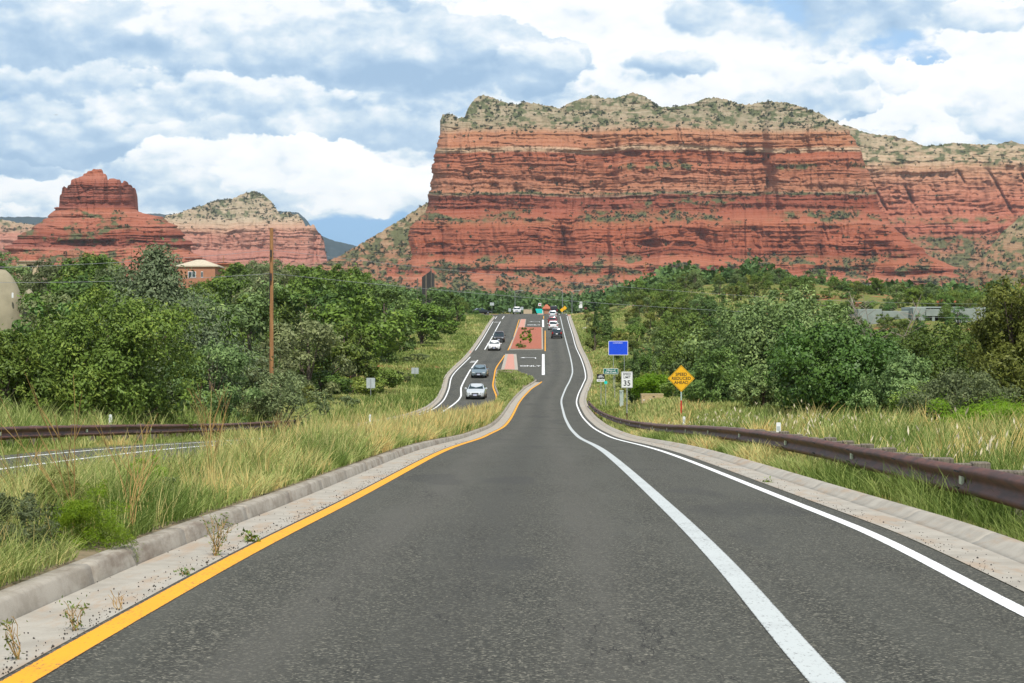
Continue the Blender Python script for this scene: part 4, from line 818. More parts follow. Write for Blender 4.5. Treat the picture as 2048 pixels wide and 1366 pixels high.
hero('oak_shrub', 'low green shrub beneath the yellow tinged juniper', 'ball', 1850, 772, 130, 68, 'oak', 9000, .12, 120, 19, cat='shrub', zb=0)
hero('broom_bush', 'wide bright lime green broom bush behind the guardrail', 'ball', 1975, 822, 190, 46, 'bright', 15000, .10, 180, 20, asp=.16, tilt=2.0, jit=.3, cat='bush', zb=0, trunk=False)
hero('broom_bush', 'rounded lime green bush beside the speed limit sign', 'ball', 1302, 750, 84, 124, 'bright', 9000, .16, 150, 21, asp=.3, tilt=1.6, cat='bush', zb=0, trunk=False)
hero('cypress_tree', 'dark pointed cypress standing under the blue sign', 'cone', 1270, 700, 34, 128, 'juniper_dark', 7000, .16, 220, 22, tilt=1.5, rough=.2)
hero('cypress_tree', 'slim grey green cypress halfway between the blue sign and the yellow diamond', 'cone', 1308, 706, 26, 132, 'cedar', 5000, .15, 180, 23, tilt=1.5, rough=.2)
hero('cypress_tree', 'left of the two dark cypresses on the red bank near the crest', 'cone', 1192, 611, 20, 285, 'juniper_dark', 6000, .26, 220, 24, tilt=1.5, rough=.25)
hero('cypress_tree', 'right of the two dark cypresses on the red bank near the crest', 'cone', 1215, 605, 28, 290, 'juniper_dark', 7000, .28, 240, 25, tilt=1.5, rough=.25)
hero('oak_shrub', 'dense rounded dark oak thicket on the bank above the blue sign', 'ball', 1368, 640, 120, 165, 'oak', 11000, .28, 130, 26, cat='shrub', zb=0)
hero('olive_shrub', 'dark round bush on the bank beside the gutter', 'ball', 1189, 653, 30, 262, 'olive', 3000, .3, 60, 27, cat='shrub', zb=0)

# woods on both sides: rows of trees one behind the other
skyL = pl([(-200, 520), (0, 508), (35, 520), (55, 552), (90, 524), (130, 522), (165, 512), (205, 503), (250, 530), (300, 520), (345, 560), (395, 562), (440, 560), (480, 526), (520, 520), (560, 528), (600, 532), (640, 530), (690, 534), (730, 548), (775, 560), (820, 580), (880, 572), (930, 572), (955, 592), (985, 600)])
rgw = np.random.default_rng(99)
KL = ['broadleaf tree', 'juniper', 'blue green cedar', 'dark juniper', 'pale willow', 'broadleaf tree', 'scrub oak']
rows = [(98, .42), (118, .5), (142, .6), (170, .68), (203, .78), (243, .88), (290, .98), (345, 1.0), (405, 1.0)]
for d, k in rows:
    xe = 1024 + F / d * (float(kerbL(d)) - (7.0 if d < 220 else 5.0 if d < 300 else 4.5)); X = -70.0
    while X < xe:
        dd = d * rgw.uniform(.94, 1.07); Xc = X + rgw.uniform(-8, 8)
        edge = np.clip((xe - Xc) / 70, 0, 1)
        base = 683 + (CAMZ - float(ground(at(Xc, dd), dd))) * F / dd
        front = 735 if Xc > 400 else 655
        Yt = front + (skyL(Xc) - front) * k + rgw.uniform(-6, 10)
        if k < .95 and 340 < Xc < 450: Yt = max(Yt, 560)
        if 225 < Xc < 385: Yt = max(Yt, 578)
        if Xc < 128 and d < 290: Yt = max(Yt, 664)
        if 36 < Xc < 96 and d >= 290: Yt = max(Yt, 566)
        H = (base - Yt) / F * dd; H = H * (.45 + .55 * edge ** .6) if edge < 1 else H
        H = float(np.clip(H, 1.6, 13.5)); kind = rgw.choice(KL, p=[.13, .21, .2, .2, .09, .08, .09]) if d > 160 else rgw.choice(KL, p=[.10, .26, .24, .2, .1, .04, .06])
        if Xc > 420 and k >= .88 and Xc < 720: kind = rgw.choice(['broadleaf tree', 'broadleaf tree', 'pale willow'])
        if kind == 'scrub oak' and H > 5: kind = 'broadleaf tree'
        W = min(H * rgw.uniform(.85, 1.2), 9.5) if H > 2.2 else H * 1.5
        plant(kind, at(Xc, dd), dd, H, W, int(rgw.integers(3)), rgw.random() * 6.28, 'trees in the dense wood along the oncoming carriageway')
        X += W * F / dd * rgw.uniform(.46, .66)
# shrubs along the front of that wood
for X, Yt, w, d, kind in ((640, 742, 120, 150, 'scrub oak'), (700, 752, 110, 165, 'olive shrub'), (760, 735, 90, 176, 'scrub oak'), (520, 772, 90, 108, 'sage bush'), (610, 770, 80, 118, 'olive shrub'), (690, 790, 60, 128, 'sage bush'), (835, 706, 50, 235, 'sage bush'), (862, 700, 60, 270, 'scrub oak'), (800, 742, 40, 195, 'sage bush'), (455, 800, 60, 90, 'sage bush'), (930, 668, 30, 330, 'olive shrub')):
    z = float(ground(at(X, d), d)); plant(kind, at(X, d), d, max(.5, zat(Yt, d) - z), w * d / F, 1, X, 'shrubs in front of the wood')
skyR = pl([(1150, 605), (1180, 600), (1205, 582), (1240, 575), (1262, 552), (1285, 545), (1310, 566), (1340, 546), (1400, 552), (1450, 552), (1500, 552), (1550, 560), (1600, 568), (1650, 566), (1700, 572), (1760, 576), (1800, 590), (1850, 598), (1900, 604), (1960, 602), (2000, 585), (2100, 575)])
KR = ['scrub oak', 'juniper', 'blue green cedar', 'dark juniper', 'broadleaf tree', 'olive shrub']
rowsR = [(128, .25, .8), (146, .3, .8), (166, .38, .75), (190, .46, .7), (218, .54, .7), (250, .62, .65), (286, .72, .6), (328, .8, .6), (376, .88, .6), (430, .95, .6), (485, 1, .6), (530, 1, .6)]
for d, k, dens in rowsR:
    xs0 = 1024 + F / d * (float(edgeR(d)) + 5.5 + 6 * (d > 300)); X = xs0; 
    while X < 2110:
        dd = d * rgw.uniform(.94, 1.06); Xc = X + rgw.uniform(-12, 12); edge = np.clip((Xc - xs0) / (10 * F / d), 0, 1)
        gz = float(ground(at(Xc, dd), dd)); base = 683 + (CAMZ - gz) * F / dd
        front = 740; Yt = front + (skyR(Xc) - front) * k + rgw.uniform(-5, 14)
        H = float(np.clip((base - Yt) / F * dd, 1.5 + 1.2 * rgw.random(), 6.5)) * (.4 + .6 * edge)
        if 1690 < Xc < 1990 and dd < 306: H = min(H, max(.9, (base - 655) / F * dd))
        if k >= .7 and rgw.random() < .8: H = max(H, rgw.uniform(2.0, 4.6))
        if H > .8:
            kind = rgw.choice(KR, p=[.26, .24, .2, .12, .08, .1])
            if kind in ('scrub oak', 'olive shrub'): H = min(H, 3.2)
            W = H * rgw.uniform(.85, 1.15) if H > 2.4 else H * 1.4
            if not (1205 < Xc < 1260 and d > 260 and d < 420):
                plant(kind, at(Xc, dd), dd, H, W, int(rgw.integers(3)), rgw.random() * 6.28, 'trees and shrubs on the hillside past the signs')
            X += W * F / dd * rgw.uniform(.48, .95)
        else: X += 40
for i in range(95):
    d = float(rgw.uniform(135, 430)); x = float(edgeR(d)) + 3.2 + 26 * rgw.random() ** 1.4; kind = rgw.choice(['scrub oak', 'olive shrub', 'sage bush', 'scrub oak', 'juniper']); H = rgw.uniform(.9, 2.3) * (.75 if kind == 'sage bush' else 1)
    if not (1200 < 1024 + x / d * F < 1262 and d < 190): plant(kind, x, d, H, H * rgw.uniform(1.2, 1.6), int(rgw.integers(3)), rgw.random() * 6.28, 'shrubs scattered over the grassy bank')
# plain beyond the crest: hundreds of tree tops that read as one belt of wood
def belt():
    rg = np.random.default_rng(5); n = 1500; d = 490 + 1450 * rg.random(n) ** 1.3; X = rg.uniform(-80, 2130, n)
    keep = ~((d < 620) & (X > 985) & (X < 1190)); d, X = d[keep], X[keep]; x = at(X, d); z = ground(x, d); r = rg.uniform(1.6, 4.0, len(d)) * (1 + d / 1800)
    return np.stack([x, d, z], -1), r
scrub('woodland', 'far belt of green treetops on the plain below the mesa', [belt()], M['belt'], nl=150, seed=8, squash=.9, lf=.42)
# scattered young grasses and weeds are added with the verges below
# ------------------------------------------------------------------ grasses
def grassmat(name, stops, trans=.35):
    m, g, b, o = newmat(name)
    t = g.n('ShaderNodeAttribute', attribute_name='tint').outputs['Fac']
    c = g.ramp(t, stops); g.put(b.inputs['Base Color'], c); b.inputs['Roughness'].default_value = .6; b.inputs['Specular IOR Level'].default_value = .2
    tr = g.n('ShaderNodeBsdfTranslucent'); g.put(tr.inputs[0], c); mx = g.n('ShaderNodeMixShader'); mx.inputs[0].default_value = trans
    L = m.node_tree.links; L.new(b.outputs[0], mx.inputs[1]); L.new(tr.outputs[0], mx.inputs[2]); L.new(mx.outputs[0], o.inputs[0]); return m
M['grass'] = grassmat('grass_blade', [(0, (.11, .17, .03)), (.3, (.25, .31, .075)), (.55, (.37, .42, .14)), (.8, (.56, .49, .20)), (1, (.66, .49, .18))])
M['seed'] = pm('pale_seed_head', (.66, .60, .44), (.52, .45, .30), 5, .8); M['stalk'] = pm('dry_orange_stalk', (.42, .27, .085), (.33, .20, .07), 5, .8)
GV, GT = [], []
def blades(rg, p, h, w, lean, tint, az=None):
    n = len(p); az = rg.random(n) * 6.283 if az is None else az; ln = lean * rg.uniform(.4, 1.3, n)
    d = np.stack([np.cos(az), np.sin(az), 0 * az], -1); fa = rg.random(n) * 6.283; s = np.stack([np.cos(fa), np.sin(fa) * .35, 0 * fa], -1); s = unit(s)
    ts = (0, .4, .75, 1.0); v = []
    for t, k in zip(ts, (1, .85, .55, 0.06)):
        c = p + d * (ln * h * t ** 1.8)[:, None] + np.array([0, 0, 1.]) * (h * t * (1 - .25 * ln * t))[:, None]
        v += [c - s * (w * k * .5)[:, None], c + s * (w * k * .5)[:, None]]
    GV.append(np.stack(v, 1)); GT.append(tint)
    return p + d * (ln * h)[:, None] + np.array([0, 0, 1.]) * (h * (1 - .25 * ln))[:, None]
def tufts(rg, n, dlo, dhi, xf, zf, hf, tint, per=22, spread=.10, pw=1.0, lean=.55, patch=None, keep=None):
    """n tufts, denser towards the camera; xf(d, u) -> x; hf(d, x) -> blade height; tint(d, x) -> mean tint"""
    u = rg.random(n); d = (dlo ** (1 - pw) + u * (dhi ** (1 - pw) - dlo ** (1 - pw))) ** (1 / (1 - pw)) if pw != 1 else dlo * (dhi / dlo) ** u
    x = xf(d, rg.random(n))
    if patch is not None: k = patch(x, d) > rg.random(n); d, x = d[k], x[k]; n = len(d)
    tt = tint(d, x) + rg.normal(size=n) * .13; hh = hf(d, x) * rg.uniform(.6, 1.3, n)
    i = np.repeat(np.arange(n), per); m = len(i); sp = spread * (1 + d[i] / 150)
    bx = x[i] + rg.normal(size=m) * sp; bd = d[i] + rg.normal(size=m) * sp
    if keep is not None: kk = keep(bx, bd); i, bx, bd = i[kk], bx[kk], bd[kk]; m = len(i)
    p = np.stack([bx, bd, zf(bx, bd)], -1); az = np.arctan2(bd - d[i], bx - x[i]) + rg.normal(size=m) * .5
    w = np.maximum(.0036, .00042 * d[i]) * rg.uniform(.7, 1.4, m)
    return blades(rg, p, hh[i] * rg.uniform(.45, 1.1, m), w, lean, np.clip(tt[i] + rg.normal(size=m) * .14, 0, 1), az)
def flush(name, label):
    v = np.concatenate(GV); n = len(v); t = np.concatenate(GT); GV.clear(); GT.clear()
    b = (np.arange(n) * 8)[:, None, None]; q = np.array([[0, 1, 3, 2], [2, 3, 5, 4], [4, 5, 7, 6]])[None]
    o = mesh_np(name, v.reshape(-1, 3), (b + q).reshape(-1, 4), M['grass'], attrs=dict(tint=np.repeat(t, 3)))
    return tag(o, label, kind='stuff')
gr = np.random.default_rng(21)
zmed = lambda x, d: P(d) + .15
wn = lambda x, d, s: fbm(x / 1.6, d / 5, s, 3)
# narrow median
bushes = [(at(182, 13.3), 13.3, .40), (at(296, 20.5), 20.5, .4), (at(30, 12.6), 12.6, .3), (at(120, 14.6), 14.6, .3)] + [(at(X_, d_), d_, .22) for X_, d_ in ((330, 18.5), (395, 22), (470, 26), (560, 31), (640, 37), (715, 43))]
def kM(x, d):
    k = (x > mL(d)) & (x < mR(d) - .01)
    for bx_, bd_, br_ in bushes: k &= ((x - bx_ * d / bd_) / br_) ** 2 + ((d - bd_ + br_ * .7) / (br_ * 1.7)) ** 2 > .8
    return k
kR = lambda x, d: x > kerbR(d) + .70
kL = lambda x, d: x < kerbL(d) - .24
xm = lambda d, u: mL(d) + .05 + (mR(d) - mL(d) - .1) * u
edge_m = lambda x, d: np.clip((mR(d) - x) / .9, .25, 1)
tufts(gr, 1250, 6, 34, xm, zmed, lambda d, x: np.clip(.22 + .30 * edge_m(x, d) * (1 + 2.2 * wn(x, d, 201)), .08, .7), lambda d, x: .30 + 1.2 * wn(x, d, 202), 30, .09, lean=.75, keep=kM)
tufts(gr, 900, 6, 60, lambda d, u: mR(d) - .32 * u, zmed, lambda d, x: .13 + .12 * (1 + 2 * wn(x, d, 241)), lambda d, x: .36 + 1.0 * wn(x, d, 242), 16, .05, lean=1.0, keep=kM)
tufts(gr, 850, 9, 60, xm, zmed, lambda d, x: (.32 + .24 * edge_m(x, d)) * np.clip(.75 + d / 70, .8, 1.35), lambda d, x: .80 + .3 * wn(x, d, 203), 8, .05, lean=.3, keep=kM)
tufts(gr, 1100, 30, 120, xm, zmed, lambda d, x: np.clip(.36 + .26 * edge_m(x, d) * (1 + 2 * wn(x, d / 2, 233)), .12, .9), lambda d, x: .50 + 1.1 * wn(x, d / 3, 204), 26, .12, lean=.55, keep=kM)
tufts(gr, 420, 60, 130, xm, zmed, lambda d, x: .92 + 0 * d, lambda d, x: .88 + 0 * d, 16, .14, lean=.35, keep=kM)
tufts(gr, 800, 110, 220, xm, zmed, lambda d, x: .42 * np.clip((222 - d) / 20, .3, 1), lambda d, x: .40 + .5 * wn(x, d / 3, 205), 24, .14, keep=kM)
flush('grass', 'mixed green and straw coloured grass filling the narrow median')
# guardrail side
zg = lambda x, d: ground(x, d)
tufts(gr, 900, 9, 90, lambda d, u: kerbR(d) + .80 + u * 1.0, zg, lambda d, x: (.20 + .20 * (1 + 1.6 * wn(x, d, 211))) * np.clip(1.25 - d / 110, .5, 1), lambda d, x: .46 + .9 * wn(x, d, 212), 24, .08, lean=.8, keep=kR)
tips = tufts(gr, 1900, 13, 95, lambda d, u: railR(d) + .5 + u ** 1.5 * 9, zg, lambda d, x: np.clip(.42 + .8 * wn(x, d, 213), .12, .8), lambda d, x: .40 + 1.3 * wn(x, d, 214), 20, .11, lean=.5, keep=kR)
tips2 = tufts(gr, 520, 15, 75, lambda d, u: railR(d) + .7 + u * 4.5, zg, lambda d, x: .62 + .6 * wn(x, d, 232), lambda d, x: .56 + .5 * wn(x, d, 215), 5, .10, lean=.5, keep=kR)
tufts(gr, 2600, 80, 240, lambda d, u: kerbR(d) + .95 + u * 12, zg, lambda d, x: .36 + .1 * wn(x, d, 216), lambda d, x: .42 + .6 * wn(x / 2, d / 4, 217), 16, .2, keep=kR)
tufts(gr, 2600, 200, 440, lambda d, u: kerbR(d) + .95 + u ** 1.3 * 42, zg, lambda d, x: .42 + 0 * d, lambda d, x: .40 + .6 * wn(x / 3, d / 8, 218), 14, .3, pw=0, patch=lambda x, d: .35 + sst(fbm(x / 9, d / 20, 219, 3), -.2, .2), keep=kR)
flush('grass', 'tall seeding grass behind the guardrail and on the bank with the signs')
k = gr.random(len(tips2)) < .05 + .3 * sst(fbm(tips2[:, 0] / 2, tips2[:, 1] / 6, 231, 2), 0, .25); tp = tips2[k]; n = len(tp); dv = unit(np.stack([gr.normal(size=n) * .4, gr.normal(size=n) * .2, np.ones(n)], -1)); L = gr.uniform(.08, .15, (n, 1)); sd = np.array([[1., 0, 0]]) * (.008 + .00022 * tp[:, 1:2]); sy = np.array([[0, 1., 0]]) * .008
v = np.stack([tp - dv * L * .5, tp - sd, tp + dv * L * .6, tp + sd], 1).reshape(-1, 3); v2 = np.stack([tp - dv * L * .5, tp - sy, tp + dv * L * .6, tp + sy], 1).reshape(-1, 3)
tag(mesh_np('seed_grass', np.concatenate([v, v2]), np.arange(8 * n).reshape(-1, 4), M['seed']), 'white feathery seed heads waving above the grass behind the guardrail', kind='stuff')
# oncoming side
tufts(gr, 1000, 28, 110, lambda d, u: kerbL(d) - .3 - u * 4, zg, lambda d, x: np.clip(.32 + .5 * wn(x, d, 221), .12, .7), lambda d, x: .45 + 1.1 * wn(x, d, 222), 22, .14, keep=kL)
tufts(gr, 700, 44, 150, lambda d, u: railL(d) - .5 - u * 4.5, zg, lambda d, x: .95 + .3 * wn(x, d, 223), lambda d, x: .42 + .8 * wn(x, d, 224), 20, .16, lean=.5, keep=kL)
tufts(gr, 3000, 100, 420, lambda d, u: kerbL(d) - .3 - u ** 1.2 * 10, zg, lambda d, x: .50 + .2 * wn(x, d, 225), lambda d, x: .36 + .6 * wn(x / 2, d / 6, 226), 16, .22, pw=.6, keep=kL)
flush('grass', 'rank green grass between the oncoming carriageway and the wood')

# loose grit along the gutter edge
def grit():
    rg = np.random.default_rng(4); n = 1800; d = 6.5 * (60 / 6.5) ** rg.random(n); t = rg.random(n)
    x = np.where(t < .8, gl(d) - np.abs(rg.normal(size=n)) * .10, gl(d) - .53 * rg.random(n))
    m = int(n * .35); x[:m] = (kerbR(d) + np.abs(rg.normal(size=n)) * .16)[:m]
    r = rg.uniform(.002, .0065, n) * (1 + .6 * (rg.random(n) > .93)); c = np.stack([x, d, P(d) + .006 + r * .5], -1)
    o = np.array([[1, 0, 0], [0, 1, 0], [-1, 0, 0], [0, -1, 0], [0, 0, 1], [0, 0, -1]]) * 1.0
    v = c[:, None] + o[None] * r[:, None, None] * rg.uniform(.6, 1.4, (n, 6, 1)); f = np.array([[0, 1, 4], [1, 2, 4], [2, 3, 4], [3, 0, 4], [1, 0, 5], [2, 1, 5], [3, 2, 5], [0, 3, 5]])
    tag(mesh_np('gravel', v.reshape(-1, 3), (np.arange(n) * 6)[:, None, None] + f[None], M['plastic']) if 0 else mesh_np('gravel', v.reshape(-1, 3), ((np.arange(n) * 6)[:, None, None] + f[None]).reshape(-1, 3), M['grit']), 'dark grit scattered along the gutters', kind='stuff')
M['grit'] = pm('dark_grit', (.035, .033, .03), (.07, .06, .05), 30, .9); grit()

def small_plant(name, label, X, Yb, h, mat, seed, cat, nst=6, spread=.5, leaf=.03, nleaf=140, stem='stalk', on=.0, asp=.4, d=None, sub=2):
    d = d or d_of(Yb); x = at(X, d); rg = np.random.default_rng(seed); mb = MB(); tips = []
    for i in range(nst):
        az = rg.random() * 6.283; s = spread * rg.uniform(.2, 1) * h; hh = h * rg.uniform(.6, 1); c = Vector((math.cos(az), math.sin(az), 0))
        pts = [Vector((0, 0, -.03)) + c * (s * t ** 1.6) + Vector((rg.normal() * .01, rg.normal() * .01, hh * t)) for t in np.linspace(0, 1, 6)]
        r0 = max(.0035, .00016 * d) * (1 + h * .5); mb.tube(pts, [r0 * (1 - .7 * t) for t in np.linspace(0, 1, 6)], 4, cap=False, smooth=False); tips += pts[1:]
        for j in range(sub):
            b = pts[int(rg.integers(2, 5))]; a2 = az + rg.normal() * 1.0; e = b + Vector((math.cos(a2), math.sin(a2), 1.6)) * h * rg.uniform(.08, .2)
            mb.tube([b, b.lerp(e, .5) + Vector((0, 0, .01)), e], [r0 * .6, r0 * .5, r0 * .25], 3, cap=False, smooth=False); tips += [e, e]
    r = thing(name, label, cat, (x, d, float(P(d)) + on))
    mb.build('stem', M[stem], r)
    if nleaf and leaf * nleaf > 1.2:
        t = np.array([tuple(p) for p in tips]); c = t[rg.integers(0, len(t), nleaf)] + rg.normal(size=(nleaf, 3)) * leaf * .7; c[:, 2] = np.maximum(c[:, 2], .005)
        crown_obj('foliage', leaves(rg, c, rg.normal(size=(nleaf, 3)) + np.array([0, 0, .6]), leaf, asp, .6), rg.random(nleaf), M[mat], r)
for X, Y, d, h, lab, sd, n in ((150, 0, 13.9, 1.42, 'tall orange dead stalks branching above the lime bush, beside the picture edge', 1, 4), (420, 0, 21, 1.35, 'tall orange dead stalks standing in the median halfway up the kerb', 2, 4), (262, 0, 14.4, 1.0, 'leaning orange dead stalks fanning out of the lime bush', 3, 6), (1055 - 640, 0, 32, 1.3, 'thin straw stalks rising against the far guardrail', 4, 5), (545, 0, 30, 1.0, 'pair of dry brown weeds near the bend of the kerb', 5, 5), (30, 0, 17, .95, 'dry orange twigs at the picture edge above the grass', 6, 6)):
    small_plant('dry_weed', lab, X, 0, h, 'olive', sd, 'weed', n, .42, .03, 30, on=.15, d=d, sub=4)
small_plant('gutter_weed', 'tall wispy weed with yellow stalks growing out of the gutter', 432, 1112, .40, 'oak', 11, 'weed', 12, .45, .028, 300, asp=.3, stem='oak_stem')if 0 else small_plant('gutter_weed', 'tall wispy weed with yellow stalks growing out of the gutter', 432, 1112, .36, 'oak', 11, 'weed', 12, .45, .028, 260, asp=.3)
small_plant('gutter_weed', 'leafy green seedling beside the yellow line', 500, 1084, .11, 'broad', 12, 'weed', 6, .6, .04, 60, asp=.6)
small_plant('gutter_weed', 'small flat weed in the gutter just below the tall wispy weed', 370, 1150, .07, 'oak', 13, 'weed', 6, .9, .025, 70)
small_plant('gutter_weed', 'thin pale weed leaning in the gutter grit', 238, 1220, .15, 'oak', 14, 'weed', 5, .5, .02, 50)
small_plant('gutter_weed', 'spindly weed standing between kerb and yellow line', 148, 1262, .20, 'oak', 15, 'weed', 6, .45, .025, 80)
small_plant('gutter_weed', 'reddish forked weed at the lowest corner of the gutter', 38, 1320, .26, 'olive', 16, 'weed', 6, .55, .025, 60)
small_plant('gutter_weed', 'low green weed on the gutter beside the guardrail', 1535, 965, .06, 'broad', 17, 'weed', 7, 1.6, .04, 90)
hero('broom_bush', 'rounded lime green broom bush behind the near kerb', 'ball', 182, 958, 165, 13.3, 'bright', 15000, .030, 160, 31, asp=.14, tilt=1.8, jit=.35, cat='bush', zb=0, trunk=False)
hero('broom_bush', 'smaller green broom bush farther along the median', 'ball', 296, 912, 105, 20.5, 'bright', 7000, .045, 90, 32, asp=.16, tilt=2, jit=.3, cat='bush', zb=0, trunk=False)
hero('sage_bush', 'grey green sage clump at the picture edge beside the kerb', 'ball', 30, 985, 190, 12.6, 'sage', 12000, .035, 150, 33, asp=.25, tilt=1.8, jit=.4, cat='bush', zb=0, trunk=False)
hero('broom_bush', 'brownish half dry broom behind the lime bush', 'ball', 120, 950, 170, 14.6, 'olive', 9000, .035, 120, 34, asp=.14, tilt=2.2, jit=.35, cat='bush', zb=0, trunk=False)
for X, Yt, w, d, kd, lab in ((1045, 668, 14, 282, 'bright', 'front left of the round green shrubs on the red island'), (1059, 668, 14, 284, 'bright', 'front right of the round green shrubs on the red island'), (1050, 662, 14, 296, 'oak', 'middle round shrub at the back of the red island cluster'), (1058, 660, 12, 304, 'oak', 'rearmost round shrub of the red island cluster'), (1041, 688, 24, 270, 'oak', 'low spreading shrub at the near end of the red island'), (1048, 656, 16, 338, 'olive', 'left dry low shrub at the far end of the red island'), (1064, 657, 14, 338, 'olive', 'right dry low shrub at the far end of the red island')):
    hero('island_shrub', lab, 'ball', X, Yt, w, d, kd, 1100, .16, 40, X, asp=.5, cat='shrub', zb=0, trunk=False, group='shrubs on the planted island')
for i, (X, Yt, w, d, lab) in enumerate(((330, 965, 130, 18.5, 'grey green sage clump right behind the lime broom bush'), (395, 950, 120, 22, 'grey green sage clump overhanging the kerb near the tall gutter weed'), (470, 928, 110, 26, 'third grey green sage clump along the kerb from the lime bush'), (560, 915, 95, 31, 'fourth grey green sage clump along the kerb from the lime bush'), (640, 896, 80, 37, 'small sage clump by the kerb before its bend'), (715, 885, 70, 43, 'last sage clump by the kerb at its bend'))):
    hero('sage_bush', lab, 'ball', X, Yt, w, d, 'sage', 4200, .022 + .001 * d, 60, 60 + i, asp=.2, tilt=1.8, jit=.4, cat='bush', zb=0, trunk=False, group='sage clumps along the kerb')
# bare dead shrubs on the right
for X, Yt, d, h, lab in ((1770, 588, 120, 3.2, 'bare grey dead tree in front of the grey house'), (1965, 770, 74, 1.8, 'bare grey branches under the tall olive juniper')):
    x = at(X, d); z = float(ground(x, d)); rg = np.random.default_rng(X); h = max(h, zat(Yt, d) - z); mb = MB(); tw = MB()
    for i in range(9):
        a = rg.random() * 6.28; e = Vector((math.cos(a) * h * .35, math.sin(a) * h * .35, h * rg.uniform(.6, 1))); mid = e * .5 + Vector((rg.normal() * .2, rg.normal() * .2, .1))
        mb.tube([(0, 0, -.2), mid, e], [.05, .035, .012], 5, cap=False)
        for j in range(7):
            b = mid.lerp(e, rg.random()); q = b + Vector((rg.normal(), rg.normal(), rg.uniform(.2, 1.2))) * h * .14; tw.tube([b, q], [.02, .008], 3, cap=False, smooth=False)
    r = thing('dead_tree', lab, 'tree', (x, d, z)); mb.build('trunk', M['deadwood'], r); tw.build('twig_cluster', M['deadwood'], r)

# ------------------------------------------------------------------ guardrails
def guardrail(label, xf, d0, d1, side, top, refl, seed):
    o = (float(xf(d0)), d0, float(P(d0))); r = thing('guardrail', label, 'guardrail', o)
    prof = [(0, 0), (-.075, .035), (-.083, .06), (-.075, .085), (-.01, .135), (-.01, .175), (-.075, .225), (-.083, .25), (-.075, .275), (0, .31)]
    prof = prof + [(u + .012, v) for u, v in prof[::-1]]; prof.append(prof[0])
    d = np.arange(d0, d1 + .1, .6); pr = np.array(prof); x = xf(d)[:, None] + side * pr[None, :, 0]; zz = P(d)[:, None] + top - .31 + pr[None, :, 1] + .012 * vn(d * .5, 0 * d, seed)[:, None]
    y = np.broadcast_to(d[:, None], x.shape); v = np.stack([x - o[0], y - o[1], zz - o[2]], -1).reshape(-1, 3); f = gridf(*x.shape)
    mesh_np('beam', v, f if side > 0 else f[:, ::-1], M['steel'], r)
    lap = MB(); k = d0 + 1.0; bolts = 0
    while k < min(d1, d0 + 75):
        X = float(xf(k)); z = float(P(k)); a = math.atan(float(xf(k + .5) - xf(k - .5)))
        pb = MB(); rg = random.Random(k); pb.box((X + side * .29 - o[0], k - o[1], z - .55 - o[2] + (top - .0 + rg.uniform(-.03, .02) + .55) / 2 + .0), (.19, .19, top + .55 + rg.uniform(-.02, .03)), -a + rg.uniform(-.05, .05), .012)
        pb.build('post', M['post'], r)
        bb = MB(); bb.box((X + side * .105 - o[0], k - o[1], z + top - .15 - o[2]), (.17, .14, .30), -a, .008); bb.build('block', M['post'], r)
        k += 1.905
    k = d0 + refl
    while k < d1:
        X = float(xf(k)); rf = MB(); rf.box((X - side * .035 - o[0], k - o[1], float(P(k)) + top - .155 - o[2]), (.03, .13, .085), -math.atan(float(xf(k + .5) - xf(k - .5)))); rf.build('reflector', M['reflector'], r); k += 7.62
    k = d0 + .4
    while k < min(d1, d0 + 40):
        X = float(xf(k))
        for q in (.07, .24):
            for e in (-.09, -.03, .03, .09): lap.box((X - side * .088 - o[0], k + e - o[1], float(P(k)) + top - .31 + q + .01 - o[2]), (.012, .02, .018))
        k += 3.81
    lap.build('bolt_set', M['plastic'], r)
M['reflector'] = pm('pale_reflector', (.66, .72, .52), (.58, .64, .46), 9, .4)
guardrail('rusty brown guardrail on timber posts curving along the near gutter', railR, 7, 150, 1, .53, 4.2, 5)
guardrail('brown guardrail beyond the oncoming carriageway, half hidden by median grass', railL, 24, 87, -1, .56, 3, 6)
def delineator(label, X, Yt, w, d, h):
    x = at(X, d); z = zat(Yt, d); b = float(ground(x, d)); r = thing('marker_post', label, 'marker post', (x, d, b - .2))
    mb = MB(); mb.prism(rrect(w, z - b + .2, .02, 2, 0, (z - b + .2) / 2), -.012, .012); mb.build('post', M['swhite'], r)
    mb = MB(); mb.prism(rrect(w * .7, .10, .01, 2, 0, z - b + .06), -.018, -.0121); mb.build('reflector', M['signback'], r)
delineator('white flat marker post leaning behind the near guardrail', 1557, 845, .11, 44, .5); delineator('white marker post sticking up behind the oncoming guardrail', 221, 829, .11, 60, .5)
delineator('small white marker post near the distant bend of the guardrail', 1368, 833, .10, 70, .5); delineator('white marker post in the grass past the end of the oncoming guardrail', 740, 829, .11, 104, .5)

# ------------------------------------------------------------------ signs
def post_of(r, x, z0, z1, w=.05, y=.03, mat='galv'):
    mb = MB(); mb.box((x, y, (z0 + z1) / 2), (w, w * .8, z1 - z0)); return mb.build('post', M[mat], r)
def sign(name, label, X, Yc, w, h, d, mat, posts=(0,), rad=.05, border=None, bw=.03, yaw=0, postmat='galv', cat='sign', back='signback', face=True, group=None):
    x = at(X, d); zc = zat(Yc, d); b = float(ground(x, d)); r = thing(name, label, cat, (x, d, b), group, yaw); c = zc - b
    mb = MB(); mb.prism(rrect(w, h, rad, 4, 0, c), -.004, .004); mb.build('panel', M[border or mat] if face else M[back], r)
    if border: mb = MB(); mb.prism(rrect(w - 2 * bw, h - 2 * bw, max(rad - bw, .01), 4, 0, c), -.007, -.0045); mb.build('face', M[mat], r)
    for p in posts: post_of(r, p, -.4, c + h * .42, y=.03 if face else -.03, mat=postmat)
    return r, c
r, c = sign('service_sign', 'blank blue service sign with a thin white border on two posts', 1236.5, 696, 2.02, 1.48, 185, 'sblue', (-.5, .62), .09, 'swhite', .05)
